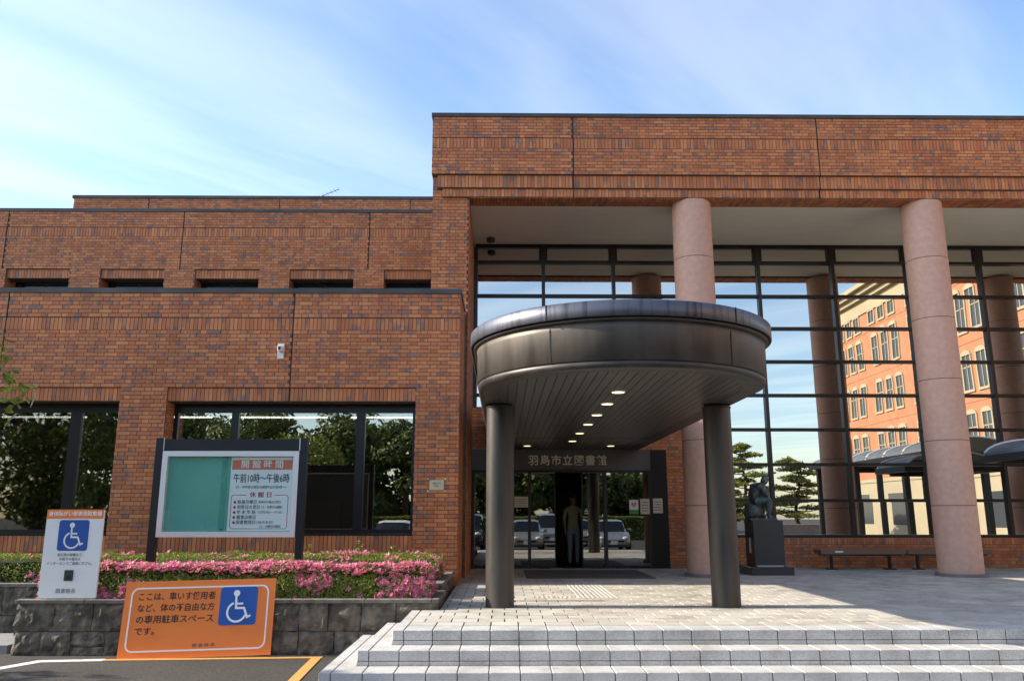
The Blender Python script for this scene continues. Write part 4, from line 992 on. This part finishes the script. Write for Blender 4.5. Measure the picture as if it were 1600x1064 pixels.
# ============================================================ BEHIND THE PHOTOGRAPHER (seen mirrored in the glass)
def make_car(paintm, kind):
    """car round the origin, front towards +y; stations from rear to front: y, half width, floor, belt height, roof height, roof half width"""
    r = bpy.data.objects.new('parked_car', None); COL.objects.link(r); r['category'] = 'car'
    if kind == 'van':
        ST = [(-2.1,.74,.35,.95,1.0,.6),(-2.05,.80,.30,1.0,1.70,.66),(-1.2,.82,.22,1.0,1.80,.70),(.2,.82,.22,1.0,1.80,.70),(.9,.82,.22,1.0,1.72,.66),(1.55,.81,.22,.98,1.02,.62),(2.0,.76,.25,.82,.84,.6),(2.12,.62,.35,.70,.71,.5)]
    else:
        ST = [(-2.0,.72,.38,.86,.90,.55),(-1.9,.80,.30,.93,1.30,.56),(-1.2,.84,.20,.94,1.46,.60),(-.2,.85,.20,.93,1.50,.61),(.45,.85,.20,.92,1.42,.58),(1.05,.84,.20,.90,.93,.60),(1.75,.80,.22,.78,.80,.58),(2.02,.70,.28,.64,.65,.5),(2.08,.60,.36,.55,.56,.45)]
    rings = []
    for y, hw, fl, be, rf, rw in ST:
        half = [(hw*.86, fl), (hw*.98, fl+.10), (hw, (fl+be)/2), (hw*.97, be), (rw + .04, rf - .05 if rf-be > .1 else be + (rf-be)*.6), (rw*.7, rf)]
        rings.append([(x, y, z) for x, z in half] + [(-x, y, z) for x, z in reversed(half)])
    nb_ = len(rings[0]); body = MB(); glass_ = MB()
    for i in range(len(rings)-1):
        for j in range(nb_):
            q = [rings[i][j], rings[i][(j+1) % nb_], rings[i+1][(j+1) % nb_], rings[i+1][j]]
            cab = max(ST[i][4]-ST[i][3], ST[i+1][4]-ST[i+1][3]) > .3
            isg = cab and (j in (3, 7) or (j in (4, 5, 6) and min(ST[i][4]-ST[i][3], ST[i+1][4]-ST[i+1][3]) < .12))
            (glass_ if isg else body).add(q, [(0,1,2,3)], 0, not isg)
    for e in (0, -1): body.add(rings[e], [tuple(range(nb_)) if e == -1 else tuple(reversed(range(nb_)))], 0)
    body.build('body', paintm, r); glass_.build('windows', 'car_glass', r)
    yf = ST[-1][0]; L = ST[-2]
    for s in (-1, 1):
        for y in (-1.28, 1.30):
            wb = MB(); wb.prism([(y + .31*math.cos(2*math.pi*i/24), .31 + .31*math.sin(2*math.pi*i/24)) for i in range(24)], 'x', s*.66, s*.86); wo = wb.build('wheel', 'tyre', r)
            wb = MB(); wb.prism([(y + .2*math.cos(2*math.pi*i/20), .31 + .2*math.sin(2*math.pi*i/20)) for i in range(20)], 'x', s*.855, s*.868); wb.build('rim', 'rim', wo)
        z = ST[-3][3] - .13; hb_ = MB(); blob(hb_, (s*.56, ST[-2][0]-.06, z), (.17, .14, .085), 12); hb_.build('headlight', 'headlamp', r)
        mb_ = MB(); blob(mb_, (s*(.95), .62, 1.0), (.09, .06, .075), 10); mb_.build('side_mirror', paintm, r)
        tb = MB(); tb.box((s*.55-.12, ST[0][0]-.02, .70), (s*.55+.12, ST[0][0]+.05, .85)); tb.build('tail_light', 'tail_red', r)
    MB().box((-.45, yf-.06, .47), (.45, yf+.012, .56)).build('grille', 'ink', r); MB().box((-.165, yf+.012, .36), (.165, yf+.03, .53)).build('number_plate', 'plate', r)
    MB().box((-.62, ST[-2][0]-.05, .24), (.62, yf+.005, .33)).build('bumper', 'plastic_dark', r)
    return r
protos = {k: make_car(pm, kd) for k, (pm, kd) in {'silver': ('car_silver', 'hatch'), 'champ': ('car_champagne', 'hatch'), 'dark': ('car_dark', 'van'), 'white': ('car_white', 'hatch'), 'vsilver': ('car_silver', 'van')}.items()}
used = set()
for k, x, y, lb in (('silver', 5.2, -3.2, 'silver hatchback mirrored in the right entrance pane'), ('champ', 1.15, -4.0, 'champagne hatchback mirrored beside the left canopy post'),
                    ('dark', -1.75, -3.6, 'dark van mirrored at the left end of the entrance'), ('white', -4.35, -3.6, 'white hatchback mirrored low in the wing window'),
                    ('vsilver', 2.75, -10.2, 'silver van parked farther back, mirrored in the left sliding door'), ('champ', 4.3, -10.6, 'champagne hatchback parked farther back beside the silver van')):
    if k in used: o = copy_tree(protos[k], (x, y, ROAD), 0, lb, 'cars in the car park')
    else: o = protos[k]; used.add(k); o.location = (x, y, ROAD); o['label'] = lb; o['group'] = 'cars in the car park'

# city hall: long orange brick front running along y at x = 29
HX = 29.5; HY0, HY1 = -32.0, 14.0; HT = 18.6
ch_ = thing('city_hall', (HX, -11, ROAD), 'tall orange brick office building with pale stone window surrounds', 'building')
MB().box((HX, HY0, 4.0), (HX+14, HY1, HT)).build('wall', 'hall_brick', ch_)
MB().box((HX-.12, HY0-.1, ROAD), (HX+14, HY1+.1, 4.0)).build('ground_storey', 'hall_stone', ch_)
MB().box((HX-.20, HY0-.2, 4.0), (HX+14, HY1+.2, 4.25)).build('string_course', 'hall_stone', ch_)
for k, (d, z0, z1) in enumerate(((.12, HT-1.1, HT), (.5, HT, HT+.35), (.9, HT+.35, HT+.7), (1.3, HT+.7, HT+1.05))): MB().box((HX-d, HY0-d, z0), (HX+14, HY1+d, z1)).build('cornice', 'hall_stone', ch_)
for z in (8.55, 12.4, 16.1): MB().box((HX-.03, HY0, z), (HX+.02, HY1, z+.05)).build('course_line', 'hall_brick', ch_)
WM = {}
def hall_window(y, z, h_):
    k = round(h_, 2)
    if k not in WM:
        f = MB(); wd = .46
        f.box((-.10, -wd-.16, -.16), (.02, wd+.16, 0)); f.box((-.08, -wd-.13, 0), (.02, -wd, h_)); f.box((-.08, wd, 0), (.02, wd+.13, h_))
        f.prism([(-wd-.15, h_), (wd+.15, h_), (wd+.02, h_+.22), (0, h_+.34), (-wd-.02, h_+.22)] if h_ > 1.6 else [(-wd-.15, h_), (wd+.15, h_), (wd+.15, h_+.15), (-wd-.15, h_+.15)], 'x', -.10, .02)
        f.box((-.05, -.03, 0), (.01, .03, h_))
        if h_ > 1.6: f.box((-.05, -wd, h_*.62), (.01, wd, h_*.62+.07))
        fo_ = f.build('window', 'hall_stone', ch_); po = MB().box((-.015, -wd, 0), (-.005, wd, h_)).build('pane', 'hall_glass', fo_)
        WM[k] = (fo_.data, po.data); fo_.location = (HX, y, z); return
    fo_ = link('window', WM[k][0], ch_, loc=(HX, y, z)); link('pane', WM[k][1], fo_)
y = HY0 + 1.6; g_ = 0
while y < HY1 - 1:
    for j in range(3):
        if y + j*1.65 > HY1 - 1: break
        for z, h_ in ((5.5, 2.3), (9.35, 2.3), (13.2, 2.3), (16.45, .95)): hall_window(y + j*1.65, z, h_)
    y += 3*1.65 + 1.15; g_ += 1
for i in range(8):
    MB().box((HX-.14, HY0+2+i*6.2, .9), (HX-.11, HY0+5+i*6.2, 3.1)).build('ground_window', 'hall_glass', ch_)

def vault_walk(name, x0, x1, y0, y1, ze, rise, label, post_x, step=3.6):
    v = thing(name, ((x0+x1)/2, y0, ROAD), label, 'walkway roof'); cx_ = (x0+x1)/2; hw = (x1-x0)/2; n = 14
    arc = [(cx_ - hw*math.cos(math.pi*i/n), ze + .12 + rise*math.sin(math.pi*i/n)) for i in range(n+1)]
    b = MB(); inner = [(x, z-.03) for x, z in reversed(arc)]; b.prism(arc + inner, 'y', y0, y1, smooth=False); b.build('vault', 'vault', v)
    k = max(1, int((y1-y0)/1.2))
    for i in range(k+1):
        yy = y0 + (y1-y0)*i/k
        rb = MB(); rb.tube([(x, yy, z+.015) for x, z in arc], .03, 5); rb.build('rib', 'alu', v)
    for x in (x0, x1): MB().box((x-.08, y0, ze-.02), (x+.08, y1, ze+.13)).build('eaves_beam', 'frame', v)
    MB().box((x0+.08, y0-.02, ze-.02), (x1-.08, y0+.10, ze+.12)).build('tie_beam', 'frame', v); MB().box((x0+.08, y1-.10, ze-.02), (x1-.08, y1+.02, ze+.12)).build('tie_beam', 'frame', v)
    yy = y0 + .5
    while yy < y1:
        for x in post_x: MB().box((x-.09, yy-.09, (LAND if yy > 9 else ROAD) - .02), (x+.09, yy+.09, ze)).build('post', 'frame', v)
        for x in (cx_,): MB().box((x0+.1, yy-.05, ze-.10), (x1-.1, yy+.05, ze-.02)).build('cross_beam', 'frame', v)
        yy += step
    return v
vault_walk('covered_walkway', 12.6, 15.4, 5.0, 14.2, 3.35, .45, 'long covered walkway with grey vaulted roof mirrored in the tall glass', (12.75, 15.25))
vault_walk('covered_walkway', 10.40, 12.75, 15.9, 17.6, 2.72, .36, 'short vaulted walkway roof end beside the pink columns', (12.6,), 1.4)
# low stone wall and rail mirrored between the columns
o = MB().bbox((13.6, -6.5, ROAD), (17.0, -6.0, 1.2), .03).build('garden_wall', 'column_base'); o['label'] = 'low brown garden wall mirrored near the pine trees'; o['category'] = 'wall'

# ---- trees
def tree(name, x, y, h_, r_, seed, label, leaf='tree_leaf', nl=7000, size=.17, base=.32, flat_=.75, z0=ROAD, group=None, clumps=34):
    rnd = random.Random(seed); tr = thing(name, (x, y, z0), label, 'tree', group)
    b = MB(); top = Vector((x + rnd.gauss(0,.15), y, z0 + h_*.82)); trunk = [Vector((x, y, z0-.1)), Vector((x+rnd.gauss(0,.08), y, z0+h_*.25)), Vector((x+rnd.gauss(0,.15), y+rnd.gauss(0,.1), z0+h_*.5)), top]
    rt = .035*h_ + .03; b.tube(trunk, [rt, rt*.75, rt*.5, rt*.12], 9)
    cs = []; cz = z0 + h_*(base + (1-base)*.5); hz = h_*(1-base)*.5
    for i in range(clumps):
        while True:
            d = Vector((rnd.uniform(-1,1), rnd.uniform(-1,1), rnd.uniform(-1,1)))
            if .25 < d.length < 1: break
        k = d.length**.4; d = d.normalized()*k
        c = Vector((x + d.x*r_*.8, y + d.y*r_*.8, cz + d.z*hz*.85)); cs.append((c, r_*rnd.uniform(.22, .40)))
        if i < 14:
            s0 = trunk[1].lerp(trunk[2], rnd.random()) if d.z < 0 else trunk[2].lerp(top, rnd.random()*.6)
            mid = s0.lerp(c, .5) + Vector((0, 0, .05*h_)); b.tube([s0, mid, c], [rt*.34, rt*.2, rt*.06], 6)
    b.build('trunk', 'bark', tr)
    def f(rn):
        c, cr = cs[rn.randrange(len(cs))]
        while True:
            d = Vector((rn.uniform(-1,1), rn.uniform(-1,1), rn.uniform(-1,1)))
            if d.length < 1: break
        k = d.length**.35; d = d.normalized() if d.length > 1e-3 else Vector((0,0,1))
        return c + Vector((d.x*cr*k, d.y*cr*k, d.z*cr*k*flat_)), d
    me = leaf_cloud(nl, f, size, seed+5, up=.2); me.materials.append(MAT[leaf]); link('crown', me, tr, kind='stuff')
    return tr
tg = 'trees beyond the car park'
rows = [(-27, -22, 8.2, 3.6), (-21, -25, 9.0, 4.0), (-15.5, -23, 8.6, 3.9), (-10.5, -25, 8.9, 3.6), (-6.3, -24, 8.0, 3.2), (-2.5, -29, 7.0, 3.0), (1.8, -30, 7.2, 3.2), (6.2, -31, 6.6, 2.9), (10.6, -33, 6.3, 2.6), (14.5, -36, 6.0, 3.0)]
side = ['at the far left end of the row', 'second along the row', 'third along the row', 'beside the gap of sky', 'tallest of the middle trees', 'behind the dark van', 'behind the champagne car', 'behind the silver van', 'behind the silver hatchback', 'nearest the garden pines']
for i, (x, y, h_, r_) in enumerate(rows):
    tree('leafy_tree', x, y, h_, r_, 100+i, 'green leafy tree mirrored in the windows, ' + side[i], nl=11000, size=.34, group=tg, base=.05, clumps=48)
tree('leafy_tree', -12.7, 7.2, 6.8, 2.35, 77, 'dark green leafy tree mirrored in the window at the end of the wing', leaf='tree_leaf', nl=9000, size=.17, base=.20, clumps=50)
tree('leafy_tree', -5.74, 6.85, 3.95, 1.42, 83, 'bright green young tree reaching into view beside the wing', leaf='maple_leaf', nl=3000, size=.12, base=.36, clumps=36)
def pine(x, y, h_, seed, label):
    rnd = random.Random(seed); tr = thing('pine_tree', (x, y, ROAD), label, 'tree', 'garden pines'); b = MB()
    pts = [Vector((x + .25*math.sin(i*1.4+seed), y + .2*math.cos(i*1.1), ROAD-.1 + (h_+.1)*i/6)) for i in range(7)]; b.tube(pts, [.20, .17, .15, .12, .09, .06, .03], 8)
    pads = []
    for i in range(15):
        t_ = .30 + .70*i/14; a = i*2.4 + seed; L = (1-t_)*2.4 + .5; q = t_*6; s0 = pts[int(min(5, q))].lerp(pts[int(min(5, q))+1], q-int(min(5, q)))
        c = s0 + Vector((math.cos(a)*L, math.sin(a)*L, .15)); b.tube([s0, s0.lerp(c, .5)+Vector((0,0,-.1)), c], [.05, .035, .015], 5); pads.append((c, .75 + (1-t_)*.8)); pads.append((s0.lerp(c, .55)+Vector((0,0,.1)), .6+(1-t_)*.5))
    pads.append((pts[-1], .55)); b.build('trunk', 'bark', tr)
    def f(rn):
        c, cr = pads[rn.randrange(len(pads))]; a = rn.uniform(0, 6.283); q = math.sqrt(rn.random())*cr
        return c + Vector((math.cos(a)*q, math.sin(a)*q, rn.uniform(-.14, .34)*(1.2-q/cr))), (0, 0, 1)
    me = leaf_cloud(10000, f, .22, seed, up=.5); me.materials.append(MAT['pine_leaf']); link('crown', me, tr, kind='stuff')
pine(17.6, -21.5, 6.6, 3, 'tall layered garden pine mirrored behind the statue'); pine(21.8, -22.5, 5.4, 8, 'lower spreading garden pine mirrored beside the column'); pine(15.0, -19, 3.6, 5, 'small garden pine mirrored low behind the pedestal')
hedge('boundary_hedge', -26, 13, -20.6, -19.4, ROAD, 1.5, 'long dark clipped hedge along the far side of the car park', 30000, 33, None, 0)
# rooftop aerial
an = thing('tv_antenna', (-6.2, 25.6, 9.06), 'thin rooftop television aerial above the rear parapet', 'antenna')
b = MB(); b.tube([(-6.2, 25.6, 9.0), (-6.2, 25.6, 12.0)], .02, 6); b.build('mast', 'antenna', an)
b = MB(); b.tube([(-6.75, 25.6, 11.72), (-5.5, 25.5, 12.22)], .014, 5)
for i in range(11):
    p0 = Vector((-6.75, 25.6, 11.72)).lerp(Vector((-5.5, 25.5, 12.22)), i/10); b.tube([p0 + Vector((0, -.2, -.02)), p0 + Vector((0, .2, .02))], .007, 4)
b.tube([(-6.95, 25.6, 11.95), (-6.45, 25.6, 11.72), (-6.95, 25.6, 11.6)], .010, 4); b.build('elements', 'antenna', an)
